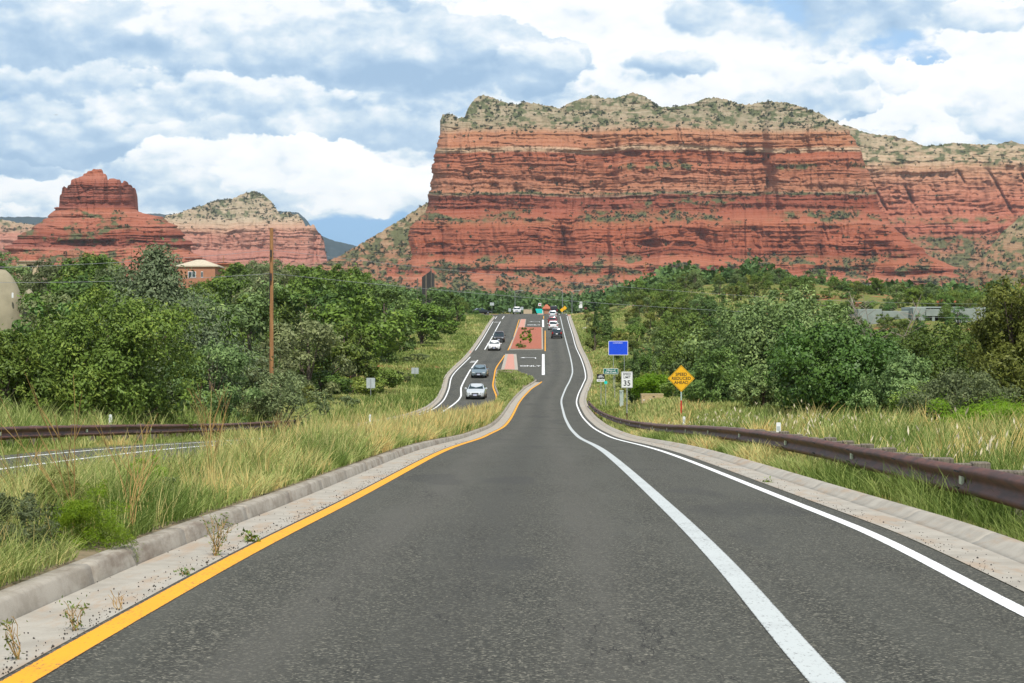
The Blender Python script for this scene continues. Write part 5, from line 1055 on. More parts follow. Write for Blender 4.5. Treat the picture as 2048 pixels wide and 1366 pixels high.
text_part('lettering', 'LODGING', .19, M['swhite'], r, (-.05, -.010, c + .52), sx=1.15)
r, c = sign('place_sign', 'small green place name sign with white lettering', 1221.5, 742.5, 1.30, .50, 158, 'sgreen', (.36,), .05, 'swhite', .03)
text_part('lettering', 'Village of\nOak Creek', .20, M['swhite'], r, (0, -.010, c), sx=1.1, bold=.004)
r, c = sign('bicycle_sign', 'black sign with a white bicycle above a white plate', 1201.5, 753, .66, .42, 150, 'sblack', (.02,), .03, 'sblack', .01)
mb = MB()
def ring(mb, cx, cz, R, t, y0, y1, n=18):
    o = [(cx + R * math.cos(6.283 * k / n), cz + R * math.sin(6.283 * k / n)) for k in range(n)]; i = [(cx + (R - t) * math.cos(6.283 * k / n), cz + (R - t) * math.sin(6.283 * k / n)) for k in range(n)]
    for k in range(n): q = (k + 1) % n; mb.prism([i[k], o[k], o[q], i[q]], y0, y1)
def bar(mb, a, b, t, y0, y1):
    a, b = Vector(a), Vector(b); nrm = Vector((-(b - a).y, (b - a).x)).normalized() * t / 2; mb.prism([tuple(a - nrm), tuple(b - nrm), tuple(b + nrm), tuple(a + nrm)], y0, y1)
for sx in (-.14, .14): ring(mb, sx, c - .05, .095, .026, -.013, -.0075)
for a, b in (((-.14, -.05), (-.06, .09)), ((-.06, .09), (.09, .09)), ((-.14, -.05), (.0, -.05)), ((0, -.05), (.09, .09)), ((0, -.05), (-.06, .09)), ((.14, -.05), (.08, .15)), ((.08, .15), (.13, .16)), ((-.10, .12), (-.02, .12))): bar(mb, (a[0], a[1] + c), (b[0], b[1] + c), .026, -.0125, -.008)
mb.build('symbol', M['swhite'], r)
mb = MB(); mb.prism(rrect(.66, .20, .02, 3, 0, c - .325), -.005, .005); pq = mb.build('plate', M['swhite'], r); text_part('lettering', 'BIKE LANE', .105, M['sblack'], pq, (0, -.009, c - .325))
r, c = sign('marker_sign', 'tiny cyan marker plate on a thin post below the bicycle sign', 1211.5, 765, .26, .26, 149, 'scyan', (0,), .08)
r, c = sign('speed_sign', 'white speed limit 35 sign on a single brown footed post', 1254, 759.5, .69, 1.0, 110, 'swhite', (), .05, 'swhite', .012)
mb = MB()
for a, b in (((-.32, -.47), (.32, -.47)), ((.32, -.47), (.32, .47)), ((.32, .47), (-.32, .47)), ((-.32, .47), (-.32, -.47))): bar(mb, (a[0], a[1] + c), (b[0], b[1] + c), .012, -.0115, -.0075)
mb.build('border_line', M['sblack'], r)
text_part('lettering', 'SPEED\nLIMIT', .20, M['sblack'], r, (0, -.012, c + .24), sx=.92, bold=.002); text_part('numerals', '35', .46, M['sblack'], r, (0, -.012, c - .22), sx=1.0, bold=.006)
post_of(r, .0, .55, c + .45, .06); post_of(r, .0, -.4, .55, .07, .03, 'steel')
def diamond(name, label, X, Yc, half, d, txt=None, size=.17, bm='sblack'):
    x = at(X, d); zc = zat(Yc, d); b = float(ground(x, d)); r = thing(name, label, 'sign', (x, d, b)); c = zc - b; k = .08
    def dia(h): 
        o = []
        for a in (270, 0, 90, 180):
            ca = Vector((math.cos(math.radians(a)), math.sin(math.radians(a)))); t = Vector((-ca.y, ca.x)); p = ca * (h - k * .7); o += [tuple(p - t * k * .4 + ca * k * .3), tuple(p + ca * k * .58), tuple(p + t * k * .4 + ca * k * .3)]
        return [(a, e + c) for a, e in o]
    mb = MB(); mb.prism(dia(half), -.004, .004); mb.build('panel', M['syellow'], r)
    if txt:
        mb = MB(); mb.prism(dia(half * .945), -.0065, -.0045); mb.build('border_line', M[bm], r)
        mb = MB(); mb.prism(dia(half * .915), -.009, -.007); mb.build('face', M['syellow'], r)
        text_part('lettering', txt, size, M['sblack'], r, (0, -.0125, c), sx=1.0, bold=.003)
    post_of(r, 0, .75, c + half * .6, .065, .03, 'pedestal'); post_of(r, 0, -.5, .75, .075, .03, 'sred' if txt else 'galv')
    return r
diamond('warning_sign', 'yellow diamond sign reading speed reduced ahead on a red footed post', 1362.5, 757, .675, 90, 'SPEED\nREDUCED\nAHEAD', .215)
diamond('warning_sign', 'lower of the two yellow signs on the crest', 1124, 620, .55, 458); diamond('warning_sign', 'upper of the two yellow signs on the crest', 1129.5, 616, .58, 464)
for X, Yc, w, h, d, lab in ((741.5, 766, .72, .85, 150, 'bare metal back of a sign standing before the wood, nearer one'), (830, 741.5, .80, .68, 200, 'bare metal back of a wide sign farther up the grass verge'), (984, 608, 1.0, .75, 455, 'pale back of a sign on the crest left of the white pickup'), (1019.5, 620, .65, .8, 466, 'small grey sign back close beside the white pickup'), (1044, 617, .7, .85, 470, 'grey sign back just right of the white pickup')):
    sign('road_sign', lab, X, Yc, w, h, d, 'signback', (0,), .04, face=False)
r, c = sign('shop_sign', 'tall white double panel sign above the side street', 1162, 606.5, .62, .75, 470, 'swhite', (-.25, .25), .03); mb = MB(); mb.prism(rrect(.9, .8, .03, 2, -.1, c - .85), -.004, .004); mb.build('panel', M['swhite'], r); mb = MB(); mb.prism(rrect(.36, .3, .03, 2, 0, c + .05), -.009, -.005); mb.build('emblem', M['sblack'], r)
r, c = sign('road_sign', 'small white and red sign over the island at the crest', 1079.5, 609, .85, .8, 505, 'swhite', (0,), .03); mb = MB(); mb.prism(rrect(.5, .35, .03, 2, 0, c), -.009, -.005); mb.build('emblem', M['sred'], r)
x0, d0 = at(1078, 462), 462; b0 = float(P(462)); r = thing('banner_panel', 'teal sign panel with a slanted edge on the crest median', 'sign', (x0, d0, b0)); mb = MB(); mb.prism([(-.55, .15), (.85, .05), (.85, 1.3), (-.95, 1.3)], -.02, .02); mb.build('panel', M['scyan'], r); post_of(r, .6, -.3, 1.2); post_of(r, -.3, -.3, 1.2); mb = MB(); mb.box((.98, -.05, .35), (.2, .05, 1.1)); mb.build('end_post', M['swhite'], r)
# roadside boxes
def cabinet(name, label, X, Yt, w, h, dep, d, mat, bits):
    x = at(X, d); zt = zat(Yt, d); b = float(ground(x, d)); r = thing(name, label, 'utility box', (x, d, b - .1)); H = zt - b + .1
    mb = MB(); mb.box((0, 0, H / 2), (w, dep, H), 0, .02); mb.build('body', M[mat], r)
    mb = MB(); mb.box((0, 0, H + .02), (w + .04, dep + .04, .05), 0, .015); mb.build('lid', M[mat], r)
    for nm_, bx, bz, bw, bh, m_ in bits: mb = MB(); mb.box((bx, -dep / 2 - .006, H - bz), (bw, .012, bh)); mb.build(nm_, M[m_], r)
cabinet('utility_box', 'large beige steel utility box in the grass below the signs', 1304, 789, 1.44, .8, .8, 118, 'beige', (('handle', .08, .13, .14, .06, 'sblack'), ('label_plate', -.12, .30, .16, .10, 'swhite'), ('hinge', -.56, .12, .05, .05, 'sblack'), ('label_plate', -.56, .34, .1, .05, 'swhite')))
cabinet('pedestal_box', 'slim pale green pedestal beside the speed limit sign', 1243, 782, .28, .7, .24, 135, 'pedestal', (('label_plate', -.04, .12, .06, .08, 'sblack'),))

# ------------------------------------------------------------------ poles, lamps and wires
def pole(label, X, Yt, d, r0, mat='pole', arm=True, name='utility_pole'):
    x = at(X, d); z = float(ground(x, d)); H = zat(Yt, d) - z; r = thing(name, label, 'utility pole', (x, d, z))
    mb = MB(); mb.tube([(0, 0, -.5), (0, 0, H * .5), (0, 0, H)], [r0, r0 * .88, r0 * .74], 10); mb.build('pole', M[mat], r)
    if arm: mb = MB(); mb.box((0, -r0, H - .6), (1.8, .1, .12)); mb.build('crossarm', M[mat], r)
    return r, H
r, H = pole('bare brown wooden utility pole rising out of the left hand wood', 543, 456, 90, .115, arm=False)
for zz in (zat(500, 90), zat(547, 90)): mb = MB(); hz = zz - r.location.z; mb.box((.0, -.17, hz - .18), (.07, .10, .36)); mb.build('bracket', M['plastic'], r)
mb = MB(); mb.tube([(-.07, -.16, H * .62), (-.07, -.155, H * .78)], .02, 6); mb.build('conduit', M['plastic'], r)
for X, Yt, d, lab in ((1248, 537, 560, 'thin brown pole on the knoll nearest the road'), (1291, 524, 600, 'taller thin pole with crossarm on the knoll'), (1334, 548, 570, 'short dark pole right of the taller knoll pole'), (1772, 562, 520, 'pole with crossarm above the dead tree'), (1918, 556, 640, 'thin brown pole above the red roofed pavilion'), (1958, 560, 660, 'thin brown pole right of the pavilion'), (447, 512, 600, 'slim pole beside the hip roofed building')):
    pole(lab, X, Yt, d, .13, 'pole' if X != 1334 else 'bark', arm=X in (1291, 1772))
def lamp(label, X, Yt, d, dirx):
    x = at(X, d); z = float(ground(x, d)) if abs(x) > 20 else float(P(d)); H = zat(Yt, d) - z; r = thing('street_lamp', label, 'street lamp', (x, d, z))
    mb = MB(); mb.tube([(0, 0, -.2), (0, 0, H)], [.10, .06], 8); mb.build('pole', M['galv'], r)
    mb = MB(); mb.tube([(0, 0, H), (dirx * .8, 0, H + .35), (dirx * 1.8, 0, H + .4)], .04, 6); mb.build('arm', M['galv'], r)
    mb = MB(); mb.box((dirx * 2.0, 0, H + .37), (.6, .22, .14), 0, .04); mb.build('lamp_head', M['galv'], r)
lamp('grey street lamp behind the white pickup', 1030, 584, 500, 1); lamp('grey street lamp left of the tall white sign', 1144, 584, 500, 1); lamp('grey street lamp behind the yellow crest signs', 1125, 581, 490, -1)
def wire(label, pts):
    v = [Vector((at(X, d), d, zat(Y, d))) for X, Y, d in pts]; o = v[0].copy(); out = []
    for a, b in zip(v, v[1:]):
        for k in range(14): t = k / 14; p = a.lerp(b, t); p.z -= (b - a).length * .012 * 4 * t * (1 - t); out.append(p - o)
    out.append(v[-1] - o); mb = MB(); mb.tube(out, .009, 5); w = mb.build('power_line', M['wire']); w.location = o; tag(w, label, 'power line')
wire('upper cable running from the wooden pole across to the right', [(543, 500, 90), (2250, 600, 170)]); wire('lower cable running from the wooden pole across to the right', [(543, 547, 90), (2250, 628, 150)])
wire('upper cable running from the wooden pole to the picture edge', [(543, 500, 90), (-200, 538, 80)]); wire('lower cable running from the wooden pole to the picture edge', [(543, 547, 90), (-200, 562, 80)])
# ball netting between tall poles
x, d = at(850, 420), 420; z = float(ground(x, d)); r = thing('net_screen', 'tall dark netting strung between four pale poles', 'netting', (x, d, z - 1)); tops = []
for X, Yt, dd in ((835, 557, 400), (852, 549, 412), (862, 538, 425), (868, 545, 440)):
    H = zat(Yt, dd) - z + 1; mb = MB(); px_ = at(X, dd) - x; mb.tube([(px_, dd - d, 0), (px_, dd - d, H)], .16, 8); mb.build('pole', M['post'], r); tops.append((px_, dd - d, H))
for i in (1, 2):
    a, b = tops[i], tops[i + 1]; mb = MB(); mb.add([(a[0] - .9 * (i == 1), a[1], 1), (b[0], b[1], 1), (b[0], b[1], b[2] - .4), (a[0] - .9 * (i == 1), a[1], a[2] - .6)], [(0, 1, 2, 3)]); n_ = mb.build('net', M['net'], r)
    md = n_.modifiers.new('thickness', 'SOLIDIFY'); md.thickness = .04
# ------------------------------------------------------------------ vehicles
def paint(name, c, metal=.3): return pm(name, c, tuple(k * .96 for k in c), 2, .32, metal, coat=.9)
M['p_silver'] = paint('silver_paint', (.62, .65, .66)); M['p_teal'] = paint('blue_grey_paint', (.17, .23, .26)); M['p_white'] = paint('white_paint', (.80, .80, .79), 0); M['p_black'] = paint('black_paint', (.012, .013, .015)); M['p_navy'] = paint('dark_grey_paint', (.02, .026, .034)); M['p_red'] = paint('dark_red_paint', (.22, .015, .02))
# stations from rear (-y) to front (+y): y, half width, sill z, belt z, shoulder z, roof z, roof half width
SEDAN = [(-2.36, .70, .36, .55, .80, .82, .60), (-2.26, .84, .26, .60, .93, .97, .66), (-1.70, .89, .20, .62, .97, 1.02, .66), (-.95, .90, .20, .62, .96, 1.42, .56), (.25, .90, .20, .62, .94, 1.45, .57), (1.05, .90, .20, .62, .92, .96, .70), (1.95, .87, .22, .60, .78, .82, .66), (2.25, .80, .24, .52, .68, .71, .58), (2.36, .66, .30, .48, .60, .62, .48)]
SUV = [(-2.30, .74, .42, .68, 1.00, 1.04, .66), (-2.24, .88, .32, .72, 1.08, 1.16, .70), (-2.02, .92, .28, .74, 1.10, 1.66, .66), (-1.00, .93, .28, .74, 1.08, 1.74, .68), (.35, .93, .28, .74, 1.06, 1.72, .66), (1.15, .93, .28, .74, 1.04, 1.08, .72), (2.00, .91, .30, .72, .98, 1.02, .70), (2.24, .85, .32, .64, .86, .90, .62), (2.34, .70, .36, .58, .76, .78, .54)]
PICKUP = [(-2.85, .90, .52, .85, 1.12, 1.13, .86), (-2.80, .96, .48, .86, 1.15, 1.16, .90), (-.95, .97, .45, .86, 1.16, 1.17, .90), (-.85, .97, .45, .86, 1.18, 1.86, .70), (.75, .97, .45, .86, 1.16, 1.88, .70), (1.35, .97, .45, .86, 1.14, 1.20, .80), (2.55, .96, .46, .85, 1.10, 1.14, .78), (2.78, .93, .48, .80, 1.00, 1.04, .74), (2.86, .84, .52, .74, .92, .95, .66)]
VAN = [(-2.6, .90, .40, .8, 1.2, 1.9, .78), (-2.55, .98, .34, .82, 1.22, 2.1, .80), (-1.0, 1.0, .32, .82, 1.20, 2.15, .80), (1.05, 1.0, .32, .82, 1.18, 2.08, .78), (1.75, .99, .32, .82, 1.14, 1.2, .82), (2.4, .96, .34, .80, 1.08, 1.12, .78), (2.6, .86, .38, .7, .95, .98, .66)]
def car(kind, label, X, Yb, paintm, facing, d=None, wheel=.33, cat='car', group=None, plate='plate', x=None):
    st = dict(sedan=SEDAN, suv=SUV, pickup=PICKUP, van=VAN)[kind]; d = d or d_of(Yb); x = at(X, d) if x is None else x; z = float(P(d))
    sl_ = math.atan(float(P(d + 1) - P(d - 1)) / 2); yaw = math.atan(float(bikeR(d + 2) - bikeR(d - 2)) / 4)
    name = {'sedan': 'sedan_car', 'suv': 'suv_car', 'pickup': 'pickup_truck', 'van': 'van'}[kind]
    r = thing(name, label, cat, (x, d, z + .004), group)
    r.rotation_euler = (sl_, 0, -yaw) if facing > 0 else (-sl_, 0, math.pi - yaw)
    def sec(s):
        y, w, zb, zl, zs, zr, rw = s
        half = [(0, zb), (w * .86, zb), (w * .97, zb + .08), (w, zl), (w * .955, zs), (rw + (.04 if zr - zs > .2 else .06), zr - (.07 if zr - zs > .2 else .02)), (rw * .78, zr - .012), (0, zr)]
        return [(a, y, e) for a, e in half] + [(-a, y, e) for a, e in half[-2:0:-1]]
    S_ = [sec(s) for s in st]; n = len(S_[0]); vs = [p for s in S_ for p in s]; fs = []
    for i in range(len(S_) - 1):
        for k in range(n): q = (k + 1) % n; fs.append((i * n + k, i * n + n + k, i * n + n + q, i * n + q))
    fs += [tuple(range(n)), tuple(range((len(S_) - 1) * n + n - 1, (len(S_) - 1) * n - 1, -1))]
    mb = MB(); mb.add(vs, fs, True); body = mb.build('body', paintm, r); md = body.modifiers.new('edges', 'BEVEL'); md.width = .02; md.segments = 2; md.limit_method = 'ANGLE'
    roofs = [i for i, s in enumerate(st) if s[5] - s[4] > .3]; i0, i1 = roofs[0], roofs[-1]
    def quad(name, pts, off, mat, inset=.08):
        pts = [Vector(p) for p in pts]; c = sum(pts, Vector()) / len(pts); nr = (pts[1] - pts[0]).cross(pts[2] - pts[0]).normalized(); pts = [p.lerp(c, inset) for p in pts]
        a = [p + nr * off for p in pts]; b = [p - nr * .02 for p in pts]; k = len(pts); m_ = MB(); m_.add(a + b, [tuple(range(k)), tuple(range(2 * k - 1, k - 1, -1))] + [(i + k, (i + 1) % k + k, (i + 1) % k, i) for i in range(k)]); return m_.build(name, mat, r)
    A, B = S_[i1], S_[i1 + 1]; mid = lambda s: [s[5], s[6], s[8 if len(s) < 0 else 7]]
    ws = [B[-5 + n - 0 if 0 else n - 5], B[5], A[5], A[n - 5]]; ws = [(-B[5][0] * 1.0, B[5][1], B[5][2]), (B[5][0], B[5][1], B[5][2]), (A[5][0], A[5][1], A[5][2]), (-A[5][0], A[5][1], A[5][2])]
    quad('windscreen', ws[::-1], .03, M['glass'], .07)
    A, B = S_[i0], S_[max(i0 - 1, 0)]
    ws = [(B[5][0], B[5][1], B[5][2]), (-B[5][0], B[5][1], B[5][2]), (-A[5][0], A[5][1], A[5][2]), (A[5][0], A[5][1], A[5][2])]; quad('rear_window', ws[::-1], .03, M['glass'], .09)
    ny = st[i0][0]; fy = st[i1][0]; cow = st[i1 + 1][0]; rearb = st[max(i0 - 1, 0)][0]
    for sd in (-1, 1):
        a, b = S_[i0], S_[i1]; m_ = (ny + fy) / 2 + .05; L = lambda u, v, yy: (sd * (u[4][0] + (u[5][0] - u[4][0]) * v), yy, u[4][2] + (u[5][2] - u[4][2]) * v)
        for y0, y1, e0, e1 in ((ny, m_ - .05, (rearb - ny) * .55, 0), (m_ + .05, fy, 0, (cow - fy) * .6)):
            q = [L(a, .06, y0 + e0), L(b, .06, y1 + e1), L(b, .92, y1), L(a, .92, y0)]; q = q if sd > 0 else q[::-1]; quad('side_window', q, .014, M['glass'], .05)
        fr = st[-2]; lf = st[-1]
        mb = MB(); hz = (fr[3] + fr[4]) / 2 + .02; mb.box((sd * fr[1] * .74, fr[0] + .03, hz), (.30, .16, .14 if kind != 'pickup' else .2), -sd * .35, .03); mb.build('headlight', M['lamp'], r)
        rr = st[1]; mb = MB(); mb.box((sd * rr[1] * .82, rr[0] - .02, (rr[3] + rr[4]) / 2 + .06), (.22, .14, .2 if kind == 'sedan' else .32), sd * .3, .02); mb.build('tail_light', M['tail'], r)
        mb = MB(); mb.box((sd * (st[4][1] + .08), cow - .25, st[4][4] + .06), (.2, .12, .14), 0, .03); mb.build('mirror', paintm, r)
        for yy in (st[0][0] * .60, st[-1][0] * .62):
            w = MB(); cx = sd * (st[4][1] - .10); W = .11
            w.tube([(cx - W, yy, wheel), (cx - W * .8, yy, wheel), (cx + W * .8, yy, wheel), (cx + W, yy, wheel)], [wheel * .93, wheel, wheel, wheel * .93], 20); wo = w.build('wheel', M['tyre'], r)
            w = MB(); w.tube([(cx + sd * W - .01, yy, wheel), (cx + sd * (W + .012), yy, wheel)], [wheel * .66, wheel * .6], 16); w.build('rim', M['rim'], wo)
            w = MB(); w.tube([(sd * (st[4][1] - .02), yy, wheel + .02), (sd * (st[4][1] + .004), yy, wheel + .02)], wheel * 1.14, 20); w.build('wheel_arch', M['plastic'], r)
    f = st[-1]; mb = MB(); mb.box((0, f[0] + .0, (f[3] + f[4]) / 2 + .02), (f[1] * 1.0, .06, .14 if kind in ('sedan', 'suv') else .26), 0, .02); mb.build('grille', M['plastic'], r)
    mb = MB(); mb.box((0, f[0] + .02, f[2] + .06), (f[1] * 1.7, .12, .16), 0, .03); mb.build('front_bumper', M['plastic'] if kind != 'pickup' else M['galv'], r)
    mb = MB(); mb.box((0, f[0] + .09, f[2] + .14), (.34, .014, .16)); mb.build('number_plate', M[plate], r)
    f = st[0]; mb = MB(); mb.box((0, f[0] - .02, f[2] + .06), (f[1] * 1.9, .12, .18), 0, .03); mb.build('rear_bumper', M['plastic'] if kind != 'pickup' else M['galv'], r)
    mb = MB(); mb.box((0, f[0] - .05, f[3] + .12), (.34, .014, .16)); mb.build('number_plate', M['swhite'], r)
    return r
GO, GC = 'vehicles coming down the oncoming carriageway', 'vehicles climbing to the crest'
car('sedan', 'silver sedan nearest in the oncoming lane', 953, 797, M['p_silver'], -1, group=GO); car('sedan', 'blue grey sedan following the silver sedan', 960, 754, M['p_teal'], -1, group=GO)
car('sedan', 'white sedan leading the dark jeep like car', 989, 700, M['p_white'], -1, group=GO); car('suv', 'black off roader behind the white sedan', 998, 684, M['p_black'], -1, group=GO, wheel=.38)
car('pickup', 'white pickup truck coming over the crest', 1034, 627.6, M['p_white'], -1, d=452, group=GO, wheel=.42, cat='pickup')
car('suv', 'dark grey hatchback last in the queue climbing to the crest', 1113.5, 676, M['p_navy'], 1, group=GC); car('suv', 'white suv second from the back of the climbing queue', 1106.5, 659.5, M['p_white'], 1, group=GC)
car('suv', 'dark red suv ahead of the white suv', 1105.0, 650, M['p_red'], 1, group=GC, wheel=.37); car('suv', 'silver suv between the dark red suv and the black van', 1105.5, 640, M['p_silver'], 1, d=408, group=GC)
car('van', 'black tall van at the head of the climbing queue', 1107.5, 630, M['p_black'], 1, d=446, group=GC, cat='van', wheel=.38)
c_ = car('sedan', 'black car waiting in the side street at the edge of the wood', 962, 637, M['p_black'], 1, d=433); c_.rotation_euler = (0, 0, -1.15); c_.location.z = float(ground(c_.location.x, 433)) + .12

# ------------------------------------------------------------------ buildings
M['stucco_grey'] = pm('grey_green_stucco', (.26, .30, .27), (.22, .255, .23), .8, .9, bump=.1); M['stucco_tan'] = pm('tan_stucco', (.52, .41, .27), (.46, .36, .24), .8, .9); M['stucco_orange'] = pm('orange_stucco', (.44, .20, .11), (.38, .17, .10), .8, .9)
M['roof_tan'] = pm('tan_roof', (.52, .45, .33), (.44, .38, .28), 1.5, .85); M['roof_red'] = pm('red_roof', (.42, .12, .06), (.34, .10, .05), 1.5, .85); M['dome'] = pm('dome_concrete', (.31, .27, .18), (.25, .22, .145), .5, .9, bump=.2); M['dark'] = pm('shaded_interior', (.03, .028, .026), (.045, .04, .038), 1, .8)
def window(r, x, y, z, w, h, fm='swhite'):
    mb = MB(); mb.box((x, y - .03, z), (w, .06, h)); f = mb.build('window', M[fm], r); mb = MB(); mb.box((x - w * .235, y - .065, z), (w * .41, .02, h * .84)); mb.box((x + w * .235, y - .065, z), (w * .41, .02, h * .84)); mb.build('pane', M['glass'], f)
def block(r, X0, X1, Yt, Yb, d, dep, mat, nm='wall', par=None):
    o = r.location; x0, x1 = at(X0, d) - o.x, at(X1, d) - o.x; zt = zat(Yt, d) - o.z; zb = zat(Yb, d) - o.z if Yb else -1.5; y = d - o.y
    mb = MB(); mb.box(((x0 + x1) / 2, y + dep / 2, (zt + zb) / 2), (x1 - x0, dep, zt - zb), 0, .06); return mb.build(nm, M[mat], par or r)
# grey flat roofed house on the right
d = 300; r = thing('flat_roofed_house', 'low grey green flat roofed house behind the yellow tinged juniper', 'house', (at(1880, d), d, float(ground(at(1880, d), d))))
block(r, 1716, 1764, 618, None, 297, 8, 'stucco_grey'); block(r, 1826, 1852, 615, None, 298, 9, 'stucco_grey'); block(r, 1852.3, 1910, 618.5, 632.5, 297.6, 9, 'stucco_grey'); block(r, 1910.3, 1952, 617, None, 296.4, 9, 'stucco_grey'); block(r, 1952.3, 1972, 615, None, 298.6, 8, 'stucco_grey')
block(r, 1852.5, 1909.8, 632.8, None, 301, 4, 'dark', 'porch_recess'); block(r, 1864, 1870, 632.7, None, 297.7, .4, 'stucco_grey', 'column'); block(r, 1820, 1975, 613.5, 616.5, 302, 7, 'stucco_grey', 'parapet'); block(r, 1765, 1826, 622, None, 301, 6, 'stucco_grey', 'wall')
window(r, at(1918, 296.4) - r.location.x, 296.4 - d, zat(642, 296.4) - r.location.z, .8, 1.1); window(r, at(1956, 298.6) - r.location.x, 298.6 - d, zat(630, 298.6) - r.location.z, .3, .9)
# red roofed pavilion
d = 335; r = thing('pavilion', 'rust red flat pavilion above the grey house', 'building', (at(1908, d), d, float(ground(at(1908, d), d)))); block(r, 1873, 1945, 601.5, 606, 333, 7, 'roof_red', 'roof'); block(r, 1882, 1940, 606.3, None, 335, 5, 'stucco_orange'); block(r, 1890, 1918, 607, 614, 334.8, .15, 'dark', 'opening'); block(r, 1880, 1886, 599, 601.2, 334, 1, 'roof_red', 'chimney')
d = 345; r = thing('tiled_house', 'low terracotta hip roof right of the rust red pavilion', 'house', (at(1970, d), d, float(ground(at(1970, d), d))))
def hip(r, X0, X1, Ye, Yt, d, dep, mat, ov=.4):
    o = r.location; x0, x1 = at(X0, d) - o.x - ov, at(X1, d) - o.x + ov; ze, zt = zat(Ye, d) - o.z, zat(Yt, d) - o.z; y0, y1 = d - o.y - ov, d - o.y + dep + ov; m_ = min((x1 - x0), (y1 - y0)) * .42; ym = (y0 + y1) / 2
    mb = MB(); mb.add([(x0, y0, ze), (x1, y0, ze), (x1, y1, ze), (x0, y1, ze), (x0 + m_, ym, zt), (x1 - m_, ym, zt), (x0, y0, ze - .25), (x1, y0, ze - .25), (x1, y1, ze - .25), (x0, y1, ze - .25)], [(0, 1, 5, 4), (1, 2, 5), (2, 3, 4, 5), (3, 0, 4), (0, 6, 7, 1), (1, 7, 8, 2), (2, 8, 9, 3), (3, 9, 6, 0), (9, 8, 7, 6)]); return mb.build('roof', M[mat], r)
block(r, 1957, 1984, 615, None, d, 6, 'stucco_orange'); hip(r, 1957, 1984, 615, 607.5, d, 6, 'roof_red')
d = 345; r = thing('garden_wall_house', 'small rust red flat roof left of the grey house', 'house', (at(1716, d), d, float(ground(at(1716, d), d)))); block(r, 1708, 1724, 607, None, d, 5, 'stucco_orange'); block(r, 1705, 1727, 604.8, 606.8, d - .5, 6, 'roof_red', 'roof')
d = 700; r = thing('modern_house', 'small white flat roofed house far off under the mesa', 'house', (at(1752, d), d, float(ground(at(1752, d), d)))); block(r, 1742, 1762, 571, None, d, 8, 'stucco_tan'); block(r, 1738, 1766, 569, 570.8, d - 1.5, 11, 'swhite', 'roof'); block(r, 1745, 1759, 572.3, 576, d - .2, .15, 'dark', 'window_band')
# buildings above the left wood
d = 430; r = thing('tan_building', 'tan building with dark openings between the treetops', 'building', (at(52, d), d, float(ground(at(52, d), d)))); block(r, 33, 53, 523.5, None, d, 9, 'stucco_tan'); block(r, 53.3, 64, 541, None, d + .4, 8, 'dark', 'opening'); block(r, 53.3, 64, 523.5, 529, d, 9, 'stucco_tan', 'lintel'); block(r, 53.3, 64, 529.4, 540.6, d + 2, 6, 'dark', 'balcony_recess'); block(r, 64.3, 78, 524.5, None, d, 9, 'stucco_tan'); block(r, 30, 80, 521.6, 523.2, d - .4, 10, 'roof_tan', 'roof'); block(r, 53.6, 63.7, 536, 541, d - .3, .1, 'galv', 'railing')
d = 425; r = thing('hip_roofed_building', 'orange walled building with a pale hip roof beside the tall conifer', 'building', (at(393, d), d, float(ground(at(393, d), d)))); block(r, 356, 430, 531.5, None, d, 10, 'stucco_orange'); hip(r, 352, 434, 531.5, 517.5, d, 10, 'roof_tan', .3)
for X, w in ((384, 1.9), (404, .5)): window(r, at(X, d) - r.location.x, 0, zat(549, d) - r.location.z, w, 1.4)
d = 445; r = thing('low_building', 'low red walled wing right of the hip roofed building', 'building', (at(453, d), d, float(ground(at(453, d), d)))); block(r, 436, 470, 529, None, d, 8, 'stucco_orange'); block(r, 434, 472, 526.8, 528.8, d - .4, 9, 'roof_red', 'roof')
# concrete dome house
d = 260; x = at(-6, d); z = float(ground(x, d)); r = thing('dome_house', 'tan concrete dome house with a small side dome, cut by the picture edge', 'house', (x, d, z))
def dome(nm_, cx, cy, rx, ry, H, mat, par, z0=-1.5, n=40, m_=16):
    v = [(cx + rx * math.cos(a) * math.cos(e), cy + ry * math.sin(a) * math.cos(e), z0 + (H - z0) * math.sin(e)) for e in np.linspace(0, math.pi / 2 - .01, m_) for a in np.linspace(0, 2 * math.pi, n, endpoint=False)]
    f = [(i * n + k, i * n + (k + 1) % n, i * n + n + (k + 1) % n, i * n + n + k) for i in range(m_ - 1) for k in range(n)] + [tuple((m_ - 1) * n + k for k in range(n))]
    mb = MB(); mb.add(v, f, True); return mb.build(nm_, M[mat], par)
Ht = zat(534, d) - z; dm_ = dome('dome', 0, 0, 4.35, 4.35, Ht, 'dome', r); mb = MB(); mb.tube([(.3, -.2, Ht - .1), (.3, -.2, Ht + .12)], [.9, .8], 16); mb.build('skylight', M['dark'], dm_)
sd_ = dome('side_dome', at(60, d) - x, -.6, 1.55, 1.6, zat(578, d) - z, 'dome', r)
mb = MB(); mb.box((at(57, d) - x, -2.0, zat(615, d) - z), (.7, .9, 2.6), 0, .1); mb.build('doorway', M['dark'], r)
mb = MB(); mb.box((at(58, d) - x, -2.15, zat(598, d) - z), (1.7, 1.1, .12), 0, .03); mb.build('canopy', M['dome'], r)
mb = MB(); mb.box((at(37, d) - x, -3.15, zat(592, d) - z), (.22, .3, .75), .6, .02); mb.build('window', M['swhite'], r)
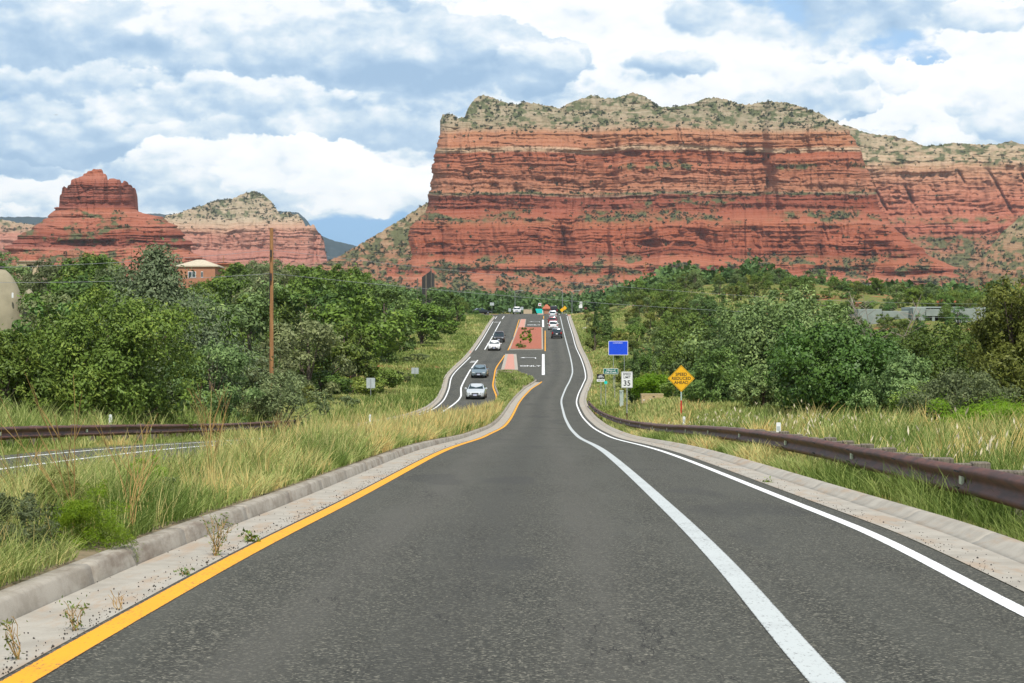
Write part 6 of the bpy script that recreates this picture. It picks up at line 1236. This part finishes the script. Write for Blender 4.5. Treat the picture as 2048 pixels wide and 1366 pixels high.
# crest: orange roofed kiosk and low walls
d = 560; r = thing('kiosk', 'small building with an orange roof behind the black van', 'building', (at(1092, d), d, float(P(d)) - .3)); block(r, 1088, 1098, 617, 640, d, 4, 'stucco_orange'); hip(r, 1086, 1101, 617, 608.5, d, 4, 'sorange', .3)if 'sorange' in M else hip(r, 1086, 1101, 617, 608.5, d, 4, 'roof_red', .3)
d = 545; r = thing('low_wall', 'pale tan roadside wall right of the white pickup', 'wall', (at(1056, d), d, float(P(d)) - .2)); block(r, 1047, 1064, 619, 632, d, .5, 'stucco_tan', 'panel'); block(r, 1046.5, 1064.5, 618.4, 618.9, d - .05, .6, 'roof_tan', 'coping')
d = 440; xx = at(1173, d); r = thing('mailbox_stand', 'small brown kiosk stand at the side street corner', 'mailbox', (xx, d + 6, float(ground(xx, d + 6)))); mb = MB(); mb.box((0, 0, .5), (.3, .3, 1.3)); mb.build('post', M['steel'], r); mb = MB(); mb.box((0, 0, 1.25), (.8, .5, .5), 0, .05); mb.build('box', M['steel'], r)
mb = MB(); rr_ = random.Random(3); mb.tube([(0, 0, -.1), (0, 0, .05), (0, 0, .25), (0, 0, .36)], [.5, .58, .42, .1], 9); xx = at(1170, 345); o = mb.build('boulder', M['gutter']); o.location = (xx, 345, float(ground(xx, 345))); o.scale = (1.1, .8, 1); tag(o, 'pale boulder in the grass on the right bank below the crest', 'boulder')
# a bird, far up
mb = MB(); sk = [(0, .07, 0), (0, 0, .01), (0, -.06, 0)]; mb.tube([(0, .09, 0), (0, .05, .004), (0, -.02, .004), (0, -.10, 0)], [.004, .022, .022, .004], 6)
mb.add([(.01, .03, .01), (.10, .05, .06), (.17, -.01, .03), (.08, -.02, .04), (.01, -.02, .005)], [(0, 1, 2, 3, 4)]); mb.add([(-.01, .03, .01), (-.10, .05, .06), (-.17, -.01, .03), (-.08, -.02, .04), (-.01, -.02, .005)], [(4, 3, 2, 1, 0)])
o = mb.build('bird', M['plastic']); o.location = (at(112, 130), 130, zat(230, 130)); tag(o, 'tiny dark bird flying against the clouds', 'bird')

# ------------------------------------------------------------------ labels of the woodland trees: size, kind, nearest landmark, order from it
LM = [('the wooden utility pole', 543, 620), ('the dome house', 40, 580), ('the tall grey green conifer', 315, 560), ('the hip roofed building', 393, 535), ('the tall netting', 852, 570), ('the wide sign back', 830, 742), ('the nearer sign back', 742, 766),
      ('the blue service sign', 1236, 696), ('the yellow diamond sign', 1362, 757), ('the silver green juniper', 1565, 700), ('the grey flat roofed house', 1890, 640), ('the dead tree', 1770, 610), ('the taller knoll pole', 1290, 550), ('the crest sign back', 984, 612), ('the glossy thicket', 1665, 740), ('the picture edge juniper', 2030, 680), ('the two dark cypresses', 1203, 625), ('the far right poles', 1940, 580)]
tiers = lambda d: 'front' if d < 140 else 'middle' if d < 270 else 'back'
cnt = {}
ORD = ['nearest', 'second', 'third', 'fourth', 'fifth', 'sixth', 'seventh', 'eighth', 'ninth', 'tenth', 'eleventh', 'twelfth', 'thirteenth', 'fourteenth', 'fifteenth', 'sixteenth', 'seventeenth', 'eighteenth', 'nineteenth', 'twentieth'] + ['twenty ' + o for o in 'first second third fourth fifth sixth seventh eighth ninth'.split()] + ['thirtieth'] + ['thirty ' + o for o in 'first second third fourth fifth sixth seventh eighth ninth'.split()]
todo = [t for t in TREES if not t[5]]
for t in todo:
    L_ = min(LM, key=lambda l: math.hypot(l[1] - t[1], (l[2] - t[2]) * 1.5)); t.append(L_); dx = t[1] - L_[1]; t.append('above' if abs(dx) < 25 and t[2] < L_[2] - 30 else 'below' if abs(dx) < 25 else 'right of' if dx > 0 else 'left of')
groups = {}
for t in todo: groups.setdefault((t[4], t[7][0], t[8], tiers(t[3])), []).append(t)
for (kind, lm, side_, tier), L_ in groups.items():
    L_.sort(key=lambda t: math.hypot(t[1] - t[7][1], t[2] - t[7][2]))
    for i, t in enumerate(L_):
        t[0]['label'] = (f'{ORD[i]} ' if len(L_) > 1 else 'lone ') + f'{kind} {side_} {lm}, {tier} row'
